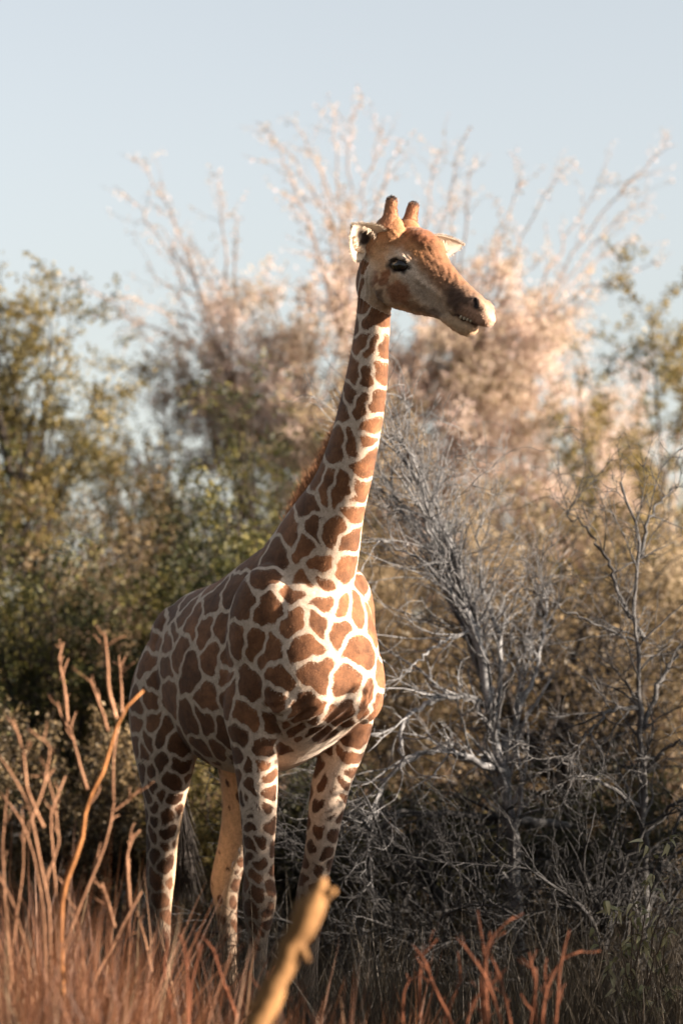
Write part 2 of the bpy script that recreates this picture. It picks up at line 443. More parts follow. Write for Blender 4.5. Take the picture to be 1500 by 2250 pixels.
SEEDS_MM = [[-153,-294,2440], [-31,-186,2373], [45,-78,2420], [-266,-381,2286], [-104,-323,2269], [14,-236,2212], [-574,-281,2356], [-744,-295,2307], [-882,-335,2196],
    [-741,-341,2184], [-555,-336,2172], [-975,-367,2060], [-1155,-335,2101], [-1143,-359,1952], [-825,-383,1941], [-617,-367,1999], [-318,-390,2092], [-188,-361,2091],
    [-99,-327,2034], [-467,-359,2017], [-482,-358,1926], [-241,-363,1883], [-39,-307,1902], [-58,-312,1799], [-449,-369,1835], [-669,-371,1796], [-886,-349,1658],
    [-1116,-362,1833], [-281,-351,1694], [-185,-242,1656], [21,-190,1743], [46,15,1714], [-600,-299,1603], [-736,-254,1513], [71,-210,2052], [95,-158,1940], [115,84,2034],
    [115,28,1893], [68,169,1779], [-29,322,1768], [-175,233,1595], [82,-118,2202], [108,-17,2165], [68,114,2252], [13,238,2207], [78,7,2270], [61,-88,2288], [-328,-345,1588],
    [-237,-278,1542], [-116,-173,1637], [-202,227,1488], [-224,241,1401], [-1171,-213,2331], [-1279,-245,2263], [-1369,-286,2134], [-1377,-328,1973], [-1087,-294,2239],
    [-1113,-325,2160], [-1358,-270,2204], [-729,-348,1679], [-65,-27,1618], [-869,-280,1530], [-1354,-351,1792], [-1337,-338,1913], [-1339,-348,1662], [-1362,-347,1556],
    [-1223,-332,1574], [-1515,-339,1544], [-1423,-343,1490], [-1262,-328,1453], [-1374,-329,1390], [-1459,-323,1368], [-1142,-297,1535], [-1164,-273,1425], [-1367,-316,1315],
    [-1307,-292,1261], [-1444,-303,1237], [-1491,-346,1650], [-1461,-351,1731], [-1224,-275,1333], [-331,-322,1445], [-264,-289,1465], [-303,-299,1341], [-253,-240,1379],
    [-259,-221,1322], [-381,-309,1253], [-288,-275,1227], [-388,-332,1482], [-334,-298,1188], [-306,-137,1520], [-237,226,1362], [-271,168,1295], [-270,224,1245],
    [-303,142,1333], [-296,161,1188], [-289,225,1177], [-372,-309,1253], [-281,-268,1227], [-345,-302,1211], [-326,-291,1126], [-294,-261,1060], [-352,-293,1025],
    [-309,-268,940], [-312,-272,883], [-361,-293,957], [-325,133,1236], [-293,170,1178], [-272,214,1236], [-332,138,1100], [-315,184,1061], [-377,119,992], [-365,135,915],
    [-338,164,973], [-1325,-265,1150], [-1403,-297,1198], [-1394,-284,1117], [-1274,-259,1232], [-1350,-251,1048], [-1425,-279,1035], [-1371,-251,987], [-1424,-268,934],
    [-1372,-228,905], [405,-78,3621], [456,-50,3567], [429,-63,3449], [365,-91,3472], [387,-75,3300], [325,-101,3329], [245,-109,3104], [370,-28,3125], [127,-126,2884],
    [1,-148,2806], [51,-142,2674], [134,-86,2661], [57,-91,2469], [-25,-173,2599], [-30,-173,2385], [-176,-215,2525], [-105,-183,2654], [55,-131,2902], [475,-13,3556],
    [462,0,3457], [427,9,3294], [390,-19,3175], [336,15,3020], [260,3,2849], [211,12,2749], [149,29,2611], [92,9,2477], [-93,218,2407], [277,-107,3274], [430,-72,3721],
    [401,-76,3769], [373,-77,3719], [310,-86,3110], [212,-85,2856]]   #SEEDS#

def spot_seeds(V, nrm):
    """patch centres on the hide: those of the flank, chest and neck one by one, the mirrored side and the legs filled in"""
    rg = rand(5)
    S = [np.array(s) / 1000.0 for s in SEEDS_MM]
    S = np.array(S).reshape(-1, 3)
    # other side
    if len(S):
        Mr = S * np.array([1, -1, 1]); Mr[:, 2] += 0.03; Mr[:, 0] -= 0.02
        Mr = Mr[Mr[:, 1] > 0.06]
        keep = [m for m in Mr if np.min(np.linalg.norm(S - m, axis=1)) > 0.165]
        if keep: S = np.concatenate([S, np.array(keep)])
    ha = (V - H_O) @ H_A
    idx = rg.permutation(len(V))
    hb = (V - H_O) @ H_B
    head = (V[:, 2] > 3.5) & (ha > 0.0) & (hb > -.225)
    pts = [s for s in S]
    arr = np.array(pts).reshape(-1, 3)
    for i in idx[:26000]:
        p = V[i]
        if head[i]: continue
        z = p[2]
        islegz = z < 1.45
        if islegz: d = np.interp(z, [0.3, 0.8, 1.2, 1.45], [0.06, 0.085, 0.10, 0.12])
        elif z > 2.7: d = np.interp(z, [2.7, 3.2, 4.0], [0.17, 0.14, 0.11])
        else: d = 0.165 if z > 1.62 else 0.15
        if z > 1.5 and (p[1] < 0.12 or nrm[i][1] < 0): d *= 1.5 if z < 2.7 else 1.9     # this side is already placed one by one
        q = arr - p
        if z > 2.8: q = q * np.array([1, 1, .62])
        if len(arr) == 0 or np.min(np.einsum('ij,ij->i', q, q)) > d * d:
            arr = np.concatenate([arr, [p]])
    return arr

def paint_body(me):
    n = len(me.vertices)
    V = np.empty(n * 3, np.float32); me.vertices.foreach_get('co', V); V = V.reshape(-1, 3).astype(float)
    nr = np.empty(n * 3, np.float32); me.vertices.foreach_get('normal', nr); nr = nr.reshape(-1, 3)
    S = spot_seeds(V, nr)
    W = V + 0.014 * wob(V, 23, 0.3) + 0.006 * wob(V, 61, 1.1)
    edge = np.empty(n); tone = np.empty(n)
    rg = rand(11); tones = rg.random(len(S))
    hd = (V - H_O); ha, hb, hc = hd @ H_A, hd @ H_B, hd @ H_C
    sc = np.where(V[:, 2] > 2.75, 1.0, 1.0)
    for i0 in range(0, n, 20000):
        w = W[i0:i0 + 20000]
        D2 = ((w ** 2).sum(1)[:, None] - 2 * w @ S.T + (S ** 2).sum(1)[None])
        k = np.argpartition(D2, 5, axis=1)[:, :6]
        d = np.take_along_axis(D2, k, 1)
        o = np.argsort(d, 1)
        k = np.take_along_axis(k, o, 1); d = np.take_along_axis(d, o, 1)
        s0 = S[k[:, 0]]
        acc = 0
        for j in range(1, 6):
            sep = np.maximum(np.linalg.norm(S[k[:, j]] - s0, axis=1), 1e-4)
            bis = (d[:, j] - d[:, 0]) / (2 * sep)
            acc = acc + np.exp(-bis / 0.010)
        edge[i0:i0 + 20000] = -0.010 * np.log(acc)
        tone[i0:i0 + 20000] = tones[k[:, 0]]
    z = V[:, 2]
    gap = np.interp(z, [0.4, 0.8, 1.2, 1.5, 1.8, 2.6, 3.2, 4.0], [.007, .006, .007, .010, .0125, .012, .0085, .0065])
    e = edge - gap
    # inner faces of the legs, the belly line, the ears' surroundings are plain
    legs = z < 1.5
    medial = np.where(V[:, 1] < 0, nr[:, 1], -nr[:, 1])
    e = e - np.where(legs & (V[:, 0] < -.8), 0.032 * sstep(medial, 0.2, 0.6) * sstep(z, 0.5, 0.8), 0)
    e = e - np.where(legs & (V[:, 0] > -.8), 0.006 * sstep(medial, 0.25, 0.7), 0)
    e = e - 0.06 * sstep(-nr[:, 2], 0.75, 0.95) * (z > 1.3)
    e = np.where(z < 0.62, e - 0.02 * sstep(0.62 - z, 0, 0.25), e)
    face = np.maximum(sstep(ha, 0.02, 0.09), sstep(hb, -.06, .02))
    onhead = (z > 3.5) & ((ha > -0.08) | ((hb > -.04) & (ha > -.3))) & (hb > -.225)
    e = np.where(onhead & ((ha > 0.0) | (hb > -.04)), -0.05, e)
    cream = np.array([0.57, 0.455, 0.36])
    base = np.tile(cream, (n, 1))
    lowleg = sstep(1.35 - z, 0, 0.75)[:, None]  # legs darken downward: dusty tone plus shade put into the colour
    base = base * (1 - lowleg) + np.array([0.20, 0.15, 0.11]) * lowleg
    inner = (legs * (V[:, 0] < -.8) * sstep(medial, 0.25, 0.8) * sstep(z, 0.5, 0.8))[:, None]
    base = base * (1 - inner) + np.array([0.60, 0.42, 0.27]) * inner
    brown = np.array([0.185, 0.082, 0.038]) * (0.75 + 0.5 * tone)[:, None]
    brown = brown * (1 - 0.5 * sstep(1.7 - z, 0, 0.5))[:, None]  # leg patches darkened downward too, shade put into the colour
    # face markings in head coordinates
    hm = onhead
    fx = base.copy()
    def blob(a, b, ra, rb, col, k=1.0, rot=0.0, soft=0.35, cmin=None, both=True):
        nonlocal fx
        c_, s_ = math.cos(rot), math.sin(rot)
        da, db = ha - a + 0.006 * np.sin(hb * 130 + a * 50), hb - b + 0.006 * np.sin(ha * 110 + b * 70)
        q = np.hypot((da * c_ + db * s_) / ra, (-da * s_ + db * c_) / rb)
        m = (1 - sstep(q, 1 - soft, 1 + soft)) * k * hm
        if cmin is not None: m = m * sstep(np.abs(hc), cmin - .02, cmin + .02)
        fx = fx * (1 - m[:, None]) + np.array(col) * m[:, None]
    tanb = (0.37, 0.175, 0.075); rust = (0.20, 0.075, 0.032); dk = (0.10, 0.05, 0.03); greyc = (0.42, 0.325, 0.25); pale = (0.62, 0.52, 0.43)
    blob(.25, .0, .45, .4, (0.45, 0.30, 0.19))                   # overall face tone
    blob(.12, .22, .34, .12, tanb, 1.0, -.2, .5)                 # forehead
    blob(.40, .17, .26, .055, (0.21, 0.095, 0.045), .95, -.2, .5) # bridge of the nose
    blob(.02, .24, .10, .14, (0.38, 0.18, 0.085), .95, 0, .4)    # round the horns
    blob(-.06, .06, .05, .14, (0.36, 0.20, 0.11), .7, 0, .5)
    blob(.17, .235, .075, .06, rust, 1.0, 0, .35)                # forehead patch
    blob(.38, .10, .13, .045, (0.17, 0.08, 0.042), .85, -.25, .5)
    blob(.30, .015, .11, .055, greyc, .9, -.3, .5)               # under the eye
    blob(.40, -.02, .14, .05, greyc, .8, -.3, .5)
    blob(.17, .055, .085, .055, pale, .9, -.1, .5, .05)          # eyelid
    blob(.235, -.075, .065, .055, rust, .9, .2, .3, .03)         # cheek patches
    blob(.13, -.055, .03, .05, rust, .9, .1, .3, .03)
    blob(.07, -.09, .028, .045, rust, .9, .1, .3, .03)
    blob(.14, -.15, .035, .035, dk, .8, .1, .3, .03)
    blob(.33, -.10, .05, .025, (0.2, 0.1, 0.05), .7, .2, .4, .03)
    blob(.42, -.075, .07, .018, dk, .7, .3, .5, .02)
    blob(.58, .06, .12, .08, (0.20, 0.12, 0.08), .9, -.1, .5)  # dusky muzzle
    blob(.53, .05, .085, .05, (0.065, 0.036, 0.025), .9, -.3, .45, .02)
    blob(.66, .02, .09, .05, (0.38, 0.215, 0.14), .9, -.1, .4)    # lips
    blob(.60, -.06, .10, .045, (0.44, 0.29, 0.17), .9, .1, .4)
    blob(.625, .092, .040, .014, (0.02, 0.012, 0.01), 1.0, -.35, .4, .03)   # nostril
    blob(.60, -.012, .075, .008, (0.04, 0.018, 0.012), 1.0, .15, .5, .0)   # mouth slit
    blob(.165, .038, .070, .038, (0.025, 0.016, 0.012), 1.0, .36, .25, .07)  # eye rim
    fx = fx * 0.95
    k = (hm * face)[:, None]
    base = base * (1 - k) + fx * k
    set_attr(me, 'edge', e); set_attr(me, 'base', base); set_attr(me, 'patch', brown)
    return V, nr, e, base, brown, ha, hb, onhead

def coat(g, V, nr, e, base, brown, ha, hb, onhead):
    """short hairs over the hide, lying down and back, coloured like the skin they grow from"""
    rg = rand(17)
    n = 300000
    w = np.where(onhead & (ha > -.05), 1.6, 1.0) * np.where(V[:, 1] > 0.25, .45, 1.0) * np.where(V[:, 2] < .5, .4, 1.0)
    # no hair on the eyes, nostrils and mouth
    for a, b, r in ((.165, .04, .055), (.625, .092, .03)):
        w = np.where(onhead & (np.hypot(ha - a, hb - b) < r), 0, w)
    i = rg.choice(len(V), n, p=w / w.sum())
    N = nr[i].astype(float); P = V[i]
    jit = rg.normal(size=(n, 3)) * .003
    P = P + jit - N * (jit * N).sum(1)[:, None] - N * .0015
    flow = np.tile(np.array([-.35, 0, -1.0]), (n, 1))
    hd_ = (onhead[i] & (ha[i] > -.02))
    flow[hd_] = -H_A * .6 - H_B * .6
    flow = norm(flow - N * (flow * N).sum(1)[:, None])
    D = norm(flow + N * rg.uniform(.08, .33, (n, 1)) + rg.normal(size=(n, 3)) * .15)
    S = norm(np.cross(D, N))
    ln = np.where(hd_, rg.uniform(.007, .012, n), rg.uniform(.009, .016, n))[:, None]
    wd = rg.uniform(.0010, .0020, n)[:, None]
    T = np.stack([P - S * wd, P + S * wd, P + D * ln], 1).reshape(-1, 3)
    m = sstep(e[i] + rg.normal(size=n) * .005, -.003, .004)[:, None]
    vv = .75 + .35 * np.sin(P[:, 0] * 31 + 2 * np.sin(P[:, 2] * 23)) * np.sin(P[:, 2] * 37 + 2 * np.sin(P[:, 1] * 29))
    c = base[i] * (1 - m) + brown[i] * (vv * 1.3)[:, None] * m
    c = c * rg.uniform(.80, 1.2, (n, 1))
    o = mesh_obj('coat', T, np.arange(3 * n).reshape(-1, 3), col_mat('coat hair', .7, .15, .1), g, False, {'base': np.repeat(c, 3, 0)})
    tag(o, kind='stuff')

def hide_mat():
    m, nt, b = new_mat('giraffe hide')
    L = nt.links
    tc = N_(nt, 'ShaderNodeTexCoord')
    nz = noise(nt, 125, 4, 0.7, tc.outputs['Object'])
    fur = noise(nt, 260, 2, 0.6, tc.outputs['Object'])
    big = noise(nt, 9, 4, 0.6, tc.outputs['Object'])
    ma = N_(nt, 'ShaderNodeMath', operation='MULTIPLY_ADD'); ma.inputs[1].default_value = 0.032; ma.inputs[2].default_value = -0.016
    L.new(nz.outputs['Fac'], ma.inputs[0])
    ad = N_(nt, 'ShaderNodeMath', operation='ADD')
    L.new(attr(nt, 'edge').outputs['Fac'], ad.inputs[0]); L.new(ma.outputs[0], ad.inputs[1])
    mr = N_(nt, 'ShaderNodeMapRange', interpolation_type='SMOOTHSTEP')
    mr.inputs[1].default_value = -0.0035; mr.inputs[2].default_value = 0.0045
    L.new(ad.outputs[0], mr.inputs[0])
    pt = mix(nt, attr(nt, 'patch').outputs['Color'], ramp(nt, [(0.3, (0.48, 0.46, 0.46)), (0.7, (1.45, 1.42, 1.38))], big.outputs['Fac']), 1.0, 'MULTIPLY')
    c = mix(nt, attr(nt, 'base').outputs['Color'], pt, mr.outputs[0])
    mot = noise(nt, 34, 4, 0.65, tc.outputs['Object'])
    c = mix(nt, c, ramp(nt, [(0.3, (0.72, 0.70, 0.68)), (0.7, (1.18, 1.17, 1.16))], mot.outputs['Fac']), 1.0, 'MULTIPLY')
    c2 = mix(nt, c, ramp(nt, [(0.28, (0.66, 0.65, 0.64)), (0.72, (1.22, 1.22, 1.22))], fur.outputs['Fac']), 1.0, 'MULTIPLY')
    L.new(c2, b.inputs['Base Color'])
    b.inputs['Roughness'].default_value = 0.75
    b.inputs['Specular IOR Level'].default_value = 0.15
    b.inputs['Sheen Weight'].default_value = 0.15
    b.inputs['Sheen Roughness'].default_value = 0.5
    bp = N_(nt, 'ShaderNodeBump'); bp.inputs['Strength'].default_value = 0.55; bp.inputs['Distance'].default_value = 0.006
    fm = mix(nt, nz.outputs['Fac'], fur.outputs['Fac'], 0.5)
    L.new(fm, bp.inputs['Height']); L.new(bp.outputs[0], b.inputs['Normal'])
    return m

def col_mat(name, rough=0.7, spec=0.2, sheen=0.1, trans=0.0):
    m, nt, b = new_mat(name)
    tc = N_(nt, 'ShaderNodeTexCoord')
    fur = noise(nt, 220, 2, 0.6, tc.outputs['Object'])
    c = mix(nt, attr(nt, 'base').outputs['Color'], ramp(nt, [(0.3, (0.78,) * 3), (0.7, (1.15,) * 3)], fur.outputs['Fac']), 1.0, 'MULTIPLY')
    nt.links.new(c, b.inputs['Base Color'])
    b.inputs['Roughness'].default_value = rough
    b.inputs['Specular IOR Level'].default_value = spec
    b.inputs['Sheen Weight'].default_value = sheen
    if trans:
        t = N_(nt, 'ShaderNodeBsdfTranslucent'); nt.links.new(c, t.inputs['Color'])
        mx = N_(nt, 'ShaderNodeMixShader'); mx.inputs[0].default_value = trans
        nt.links.new(b.outputs[0], mx.inputs[1]); nt.links.new(t.outputs[0], mx.inputs[2])
        nt.links.new(mx.outputs[0], nt.nodes['Material Output'].inputs[0])
    return m

def blades(P, D, Ln, Wd, rg, bend=0.3, seg=2):
    """thin tapering hair / grass blades: base points, directions, lengths, widths"""
    n = len(P)
    side = norm(np.cross(D, rg.normal(size=(n, 3))))
    bd = norm(rg.normal(size=(n, 3))) * bend
    rows = []
    for i in range(seg + 1):
        t = i / seg
        c = P + D * (Ln * t)[:, None] + bd * (Ln * t * t)[:, None]
        w = (Wd * (1 - t) ** 0.7)[:, None] * 0.5
        rows.append(c - side * w); rows.append(c + side * w)
    V = np.stack(rows, 1).reshape(-1, 3)
    m = 2 * (seg + 1)
    b = np.arange(n)[:, None] * m
    F = np.concatenate([b + np.array([2 * i, 2 * i + 1, 2 * i + 3, 2 * i + 2]) for i in range(seg)])
    return V, F, m

def build_giraffe():
    g = empty('giraffe', G_BASE, G_ROT)
    tag(g, 'tall brown patched giraffe standing in dry bush with its head turned aside', 'giraffe')
    me = build_body_mesh()
    # nostrils pressed in
    n = len(me.vertices)
    V = np.empty(n * 3, np.float32); me.vertices.foreach_get('co', V); V = V.reshape(-1, 3).astype(float)
    for s in (-1, 1):
        c = hp(.625, .095, .062 * s)
        d = V - c
        q = np.hypot(np.hypot((d @ H_A) / .03, (d @ H_B + 0.5 * (d @ H_A)) / .014), (d @ H_C) / .05)
        V -= (0.018 * (1 - sstep(q, .3, 1.1)))[:, None] * (H_C * s * .9 + H_B * .2)
        c = hp(.165, .04, .118 * s)
        d = V - c
        q = np.hypot((d @ (H_A * math.cos(.38) + H_B * math.sin(.38))) / .058, (d @ (H_B * math.cos(.38) - H_A * math.sin(.38))) / .03)
        m_ = (1 - sstep(q, .5, 1.2)) * (np.abs(d @ H_C) < .06)
        V -= (0.016 * m_)[:, None] * (H_C * s)
    # folds between the forelegs, over the brisket
    q = np.exp(-((V[:, 0] + .02) / .12) ** 2 - ((V[:, 2] - 1.68) / .12) ** 2)
    nr = np.empty(n * 3, np.float32); me.vertices.foreach_get('normal', nr); nr = nr.reshape(-1, 3)
    V += nr * (0.010 * q * np.sin(V[:, 1] * 85 + 9 * np.sin(V[:, 2] * 9)))[:, None]
    # neck wrinkles behind the jaw
    hd = V - H_O; ha, hb = hd @ H_A, hd @ H_B
    q = np.exp(-((ha - .02) / .05) ** 2 - ((hb + .18) / .09) ** 2)
    V += nr * (0.006 * q * np.sin(ha * 190 + hb * 60))[:, None]
    hc = hd @ H_C
    on = sstep(ha, -.02, .06) * (V[:, 2] > 3.4) * (hb > -.24)
    V += nr * (on * (.0022 * np.sin(ha * 95 + 2.5 * np.sin(hb * 40)) * np.sin(hb * 120 + 3 * np.sin(ha * 30)) + .0016 * np.sin(ha * 240 + hb * 90) * np.sin(hb * 210 - ha * 60)))[:, None]
    sd = np.sign(hc) * (np.abs(hc) > .03)
    crest = np.exp(-((hb - .035 + .10 * (ha - .3)) / .016) ** 2) * sstep(ha, .24, .30) * (1 - sstep(ha, .44, .52))
    hollow = np.exp(-((hb + .03 + .10 * (ha - .3)) / .035) ** 2) * sstep(ha, .28, .36) * (1 - sstep(ha, .46, .54))
    V += (on * sd * (.010 * crest - .012 * hollow))[:, None] * H_C
    wr = np.exp(-((ha - .19) / .06) ** 2 - ((hb - .10) / .03) ** 2) * (np.abs(hc) > .05)          # folds over the eye
    V += nr * (.0035 * on * wr * np.sin((hb + .25 * ha) * 420))[:, None]
    wr = np.exp(-((ha + .02) / .045) ** 2 - ((hb + .02) / .09) ** 2) * (np.abs(hc) > .06)          # folds at the root of the ear
    V += nr * (.004 * wr * np.sin(ha * 300 + hb * 30))[:, None]
    wr = np.exp(-((ha - .60) / .05) ** 2 - ((hb - .015) / .03) ** 2)                                # wrinkled lips
    V += nr * (.0022 * on * wr * np.sin(ha * 330 - hb * 90))[:, None]
    me.vertices.foreach_set('co', V.astype(np.float32).ravel()); me.update()
    painted = paint_body(me)
    me.polygons.foreach_set('use_smooth', np.ones(len(me.polygons), bool))
    me.materials.append(hide_mat())
    body = bpy.data.objects.new('body', me); COL.objects.link(body); body.parent = g
    coat(g, *painted)
    hair = col_mat('hair'); earm = col_mat('ear skin', trans=0.25)
    # horns
    for s in (-1, 1):
        pts = resample([hp(.0, .16, .086 * s), hp(-.022, .212, .093 * s), hp(-.042, .256, .099 * s), hp(-.058, .296, .104 * s), hp(-.062, .307, .105 * s)], 14)
        t = np.linspace(0, 1, 14)
        rad = np.interp(t, [0, .2, .5, .75, .9, .97, 1], [.062, .046, .033, .029, .028, .020, .006])
        Vh, F = tubes(pts[None], rad[None], 18)
        tt = np.concatenate([np.repeat(t, 18), [0, 1]])
        dark = sstep(tt + 0.04 * np.sin(np.arange(len(tt)) * 2.4), .80, .93)[:, None]
        c = np.array([.37, .175, .09]) * (1 - dark) + np.array([.035, .025, .022]) * dark
        h = mesh_obj('horn', Vh, F, hair, g, attrs={'base': c})
        rg = rand(40 + s); k = 2600
        q = rg.integers(0, 13 * 18, k)
        ff = rg.random((k, 1)); an = rg.uniform(0, 2 * np.pi, k)
        cen = pts[q // 18] * (1 - ff) + pts[q // 18 + 1] * ff
        ring_ = norm(Vh[q] - pts[q // 18]); ax0 = norm(pts[-1] - pts[0])
        nrm_ = norm(ring_ * np.cos(an)[:, None] + np.cross(ax0, ring_) * np.sin(an)[:, None])
        rr_ = (rad[q // 18] * (1 - ff[:, 0]) + rad[q // 18 + 1] * ff[:, 0])[:, None]
        ax = norm(pts[-1] - pts[0])
        D = norm(nrm_ * .22 + ax * .9 + rg.normal(size=(k, 3)) * .2)
        P_ = cen + nrm_ * rr_ * .98
        Vb, Fb, mm = blades(P_, D, rg.uniform(.006, .013, k), np.full(k, .0018), rg, .15)
        mesh_obj('horn_hair', Vb, Fb, hair, h, attrs={'base': np.repeat(c[q] * rg.uniform(.75, 1.2, (k, 1)), mm, 0)})
    # ears
    def ear(root, d, nrm, length, width, curl):
        d = d / np.linalg.norm(d); nrm = nrm - d * (nrm @ d); nrm = nrm / np.linalg.norm(nrm)
        w = np.cross(nrm, d)
        A, B = 26, 17
        s = np.linspace(0, 1, A)[:, None]; t = np.linspace(-1, 1, B)[None]
        Wd = width * (np.sin(np.pi * np.clip(s, 0, 1) ** .72) ** .75 * (1 - .12 * s) + 0.28 * (1 - s) ** 2)
        cup = curl * (1 - .55 * s) * (t ** 2) * Wd * 1.1
        X = Wd * t * np.cos(np.abs(t) * curl * (1 - s) * .9)
        P = root + d * (length * s + 0 * t)[..., None] + w * X[..., None] + nrm * (cup + 0.25 * length * (s ** 2) * 0.3)[..., None]
        th = 0.005 * (1 - .6 * s) * (1 - .8 * np.abs(t) ** 4)
        back = P - nrm * (2 * th)[..., None] - nrm * 0.004
        V = np.concatenate([P.reshape(-1, 3), back.reshape(-1, 3)])
        i, j = np.meshgrid(np.arange(A - 1), np.arange(B - 1), indexing='ij')
        b = i * B + j; m = A * B
        F = [np.stack([b, b + 1, b + B + 1, b + B], -1).reshape(-1, 4), np.stack([m + b, m + b + B, m + b + B + 1, m + b + 1], -1).reshape(-1, 4)]
        i = np.arange(A - 1)
        for c0, fl in ((0, 0), (B - 1, 1)):
            q = np.stack([i * B + c0, (i + 1) * B + c0, m + (i + 1) * B + c0, m + i * B + c0], 1)
            F.append(q[:, ::-1] if fl else q)
        j = np.arange(B - 1); e = (A - 1) * B
        F.append(np.stack([e + j, e + j + 1, m + e + j + 1, m + e + j], 1))
        ss = np.broadcast_to(s, (A, B)).ravel(); tt = np.broadcast_to(t, (A, B)).ravel()
        dark = (1 - sstep(np.hypot((ss - .34) / .34, (tt + .05) / .42), .6, 1.05))[:, None]
        cin = np.array([.66, .56, .46]) * (1 - dark) + np.array([.03, .022, .02]) * dark
        cout = np.tile(np.array([.60, .47, .35]), (A * B, 1))
        o = mesh_obj('ear', V, [np.concatenate(F)], earm, g, attrs={'base': np.concatenate([cin, cout])})
        # hair tuft inside the ear
        rg = rand(int(abs(root[1]) * 1000) + 77)
        k = 260
        sp = rg.uniform(.1, .75, k); side = np.sign(rg.normal(size=k))
        bi = (sp * (A - 1)).astype(int)
        basep = P[bi, np.where(side > 0, B - 4, 3)]
        D = norm(-w[None] * side[:, None] * .9 + nrm[None] * .5 + d[None] * .4 + rg.normal(size=(k, 3)) * .25)
        # fringe along the rim and short hair on both faces
        k2 = 900
        ei = rg.integers(1, A, k2); sd_ = rg.random(k2) < .5
        rim = P[ei, np.where(sd_, B - 1, 0)]
        D2 = norm(w[None] * np.where(sd_, 1, -1)[:, None] * .7 + d[None] * .6 + rg.normal(size=(k2, 3)) * .3)
        k3 = 1400
        fi, fj = rg.integers(1, A, k3), rg.integers(0, B, k3)
        fc = back[fi, fj]; D3 = norm(d[None] - nrm[None] * .35 + rg.normal(size=(k3, 3)) * .3)
        basep = np.concatenate([basep, rim, fc]); D = np.concatenate([D, D2, D3])
        ll = np.concatenate([rg.uniform(.02, .05, k), rg.uniform(.006, .016, k2), rg.uniform(.008, .016, k3)])
        Vb, Fb, mm = blades(basep, D, ll, np.full(len(ll), .003), rg, .2)
        tn = np.repeat(rg.uniform(.6, 1.1, len(ll)), mm)[:, None]
        mesh_obj('ear_hair', Vb, Fb, hair, o, attrs={'base': np.array([.62, .51, .40]) * tn})
    ear(hp(-.055, .03, -.10), -H_C * 1.0 + H_B * .42 - H_A * .05, H_A * .80 - H_C * .55 + H_B * .1, .24, .105, .6)
    ear(hp(.04, .09, .095), H_C * .25 + H_A * .125 + H_B * .14, H_A * .9 - H_C * .5 - H_B * .1, .30, .085, .5)
    # eyes
    m, nt, b = new_mat('eye'); b.inputs['Base Color'].default_value = (.012, .007, .005, 1); b.inputs['Roughness'].default_value = .08
    em = m
    lid = plain_mat('eyelid skin', (.035, .022, .017), .5)
    ce, se = math.cos(.38), math.sin(.38)
    def ep(x, y, c):                       # eye coordinates: the slit lies nearly level while the nose points down
        return hp(.165 + x * ce - y * se, .040 + x * se + y * ce, c)
    for s in (-1, 1):
        P, Q, T = ellipsoid(hp(.165, .040, .096 * s), [(H_A * ce + H_B * se) * .055, H_C * .037, (H_B * ce - H_A * se) * .037], 24, 16)
        eo = mesh_obj('eye', P, [Q, T], em, g)
        a = np.linspace(0, 2 * np.pi, 29)
        ring = np.array([ep(.062 * math.cos(x), .033 * math.sin(x) - .004 * math.cos(x), (.106 + .005 * math.sin(x)) * s) for x in a])
        Vr, Fr = tubes(ring[None], np.full((1, 29), .0055), 8)
        mesh_obj('eyelid', Vr, Fr, lid, eo)
        rg = rand(3); k = 40
        x = rg.uniform(.15, np.pi - .3, k)
        bp_ = np.array([ep(.060 * math.cos(q), .002 + .034 * math.sin(q), .110 * s) for q in x])
        D = norm(H_C * s + H_A * np.cos(x)[:, None] * .5 - H_B * .15 + rg.normal(size=(k, 3)) * .15)
        Vb, Fb, _ = blades(bp_, D, rg.uniform(.008, .016, k), np.full(k, .002), rg, .3)
        mesh_obj('eyelash', Vb, Fb, lid, eo)
    # teeth
    tm = plain_mat('tooth enamel', (.36, .28, .19), .45)
    for i in range(4):
        P, Q, T = ellipsoid(hp(.585 + .018 * i, -.011 + .004 * i, -(.047 - .004 * i)), [H_A * .008, H_C * .007, H_B * .010], 10, 6)
        mesh_obj('tooth', P, [Q, T], tm, g)
    # mane
    rg = rand(21); k = 9000
    zs = rg.uniform(2.62, 4.12, k) ** 1.0
    zz = np.array([r[0] for r in NECK]); uu = np.array([r[1] - r[2] for r in NECK])
    ub = np.interp(zs, zz, uu)
    slope = np.interp(zs, zz, np.gradient(uu, zz))
    nn = norm(np.stack([-np.ones(k), np.zeros(k), slope], 1))
    up = norm(np.stack([slope, np.zeros(k), np.ones(k)], 1))
    P = np.stack([ub + .015, rg.normal(size=k) * .009, zs], 1)
    D = norm(nn + up * .25 + rg.normal(size=(k, 3)) * .16)
    ln = np.interp(zs, [2.6, 2.72, 2.85, 3.05, 3.2, 3.6, 4.1], [.03, .11, .14, .12, .085, .06, .055]) * rg.uniform(.75, 1.1, k)
    Vb, Fb, mm = blades(P, D, ln, np.full(k, .004), rg, .12)
    t = np.repeat(rg.random(k), mm)[:, None]
    tip = np.tile(np.linspace(0, 1, mm), k)[:, None] > .8
    c = np.array([.40, .19, .09]) * (.6 + .7 * t)
    mesh_obj('mane', Vb, Fb, hair, g, attrs={'base': np.where(tip, c * 1.25, c)})
    # tail
    pts = resample([(-1.66, 0, 2.08), (-1.75, .03, 1.95), (-1.78, .05, 1.6), (-1.76, .07, 1.25), (-1.74, .08, 1.08)], 16)
    Vt, Ft = tubes(pts[None], np.interp(np.linspace(0, 1, 16), [0, .2, 1], [.05, .03, .016])[None], 10)
    to = mesh_obj('tail', Vt, Ft, hair, g, attrs={'base': np.tile([.42, .30, .2], (len(Vt), 1))})
    k = 1500
    P = pts[rg.integers(11, 16, k)] + rg.normal(size=(k, 3)) * .012
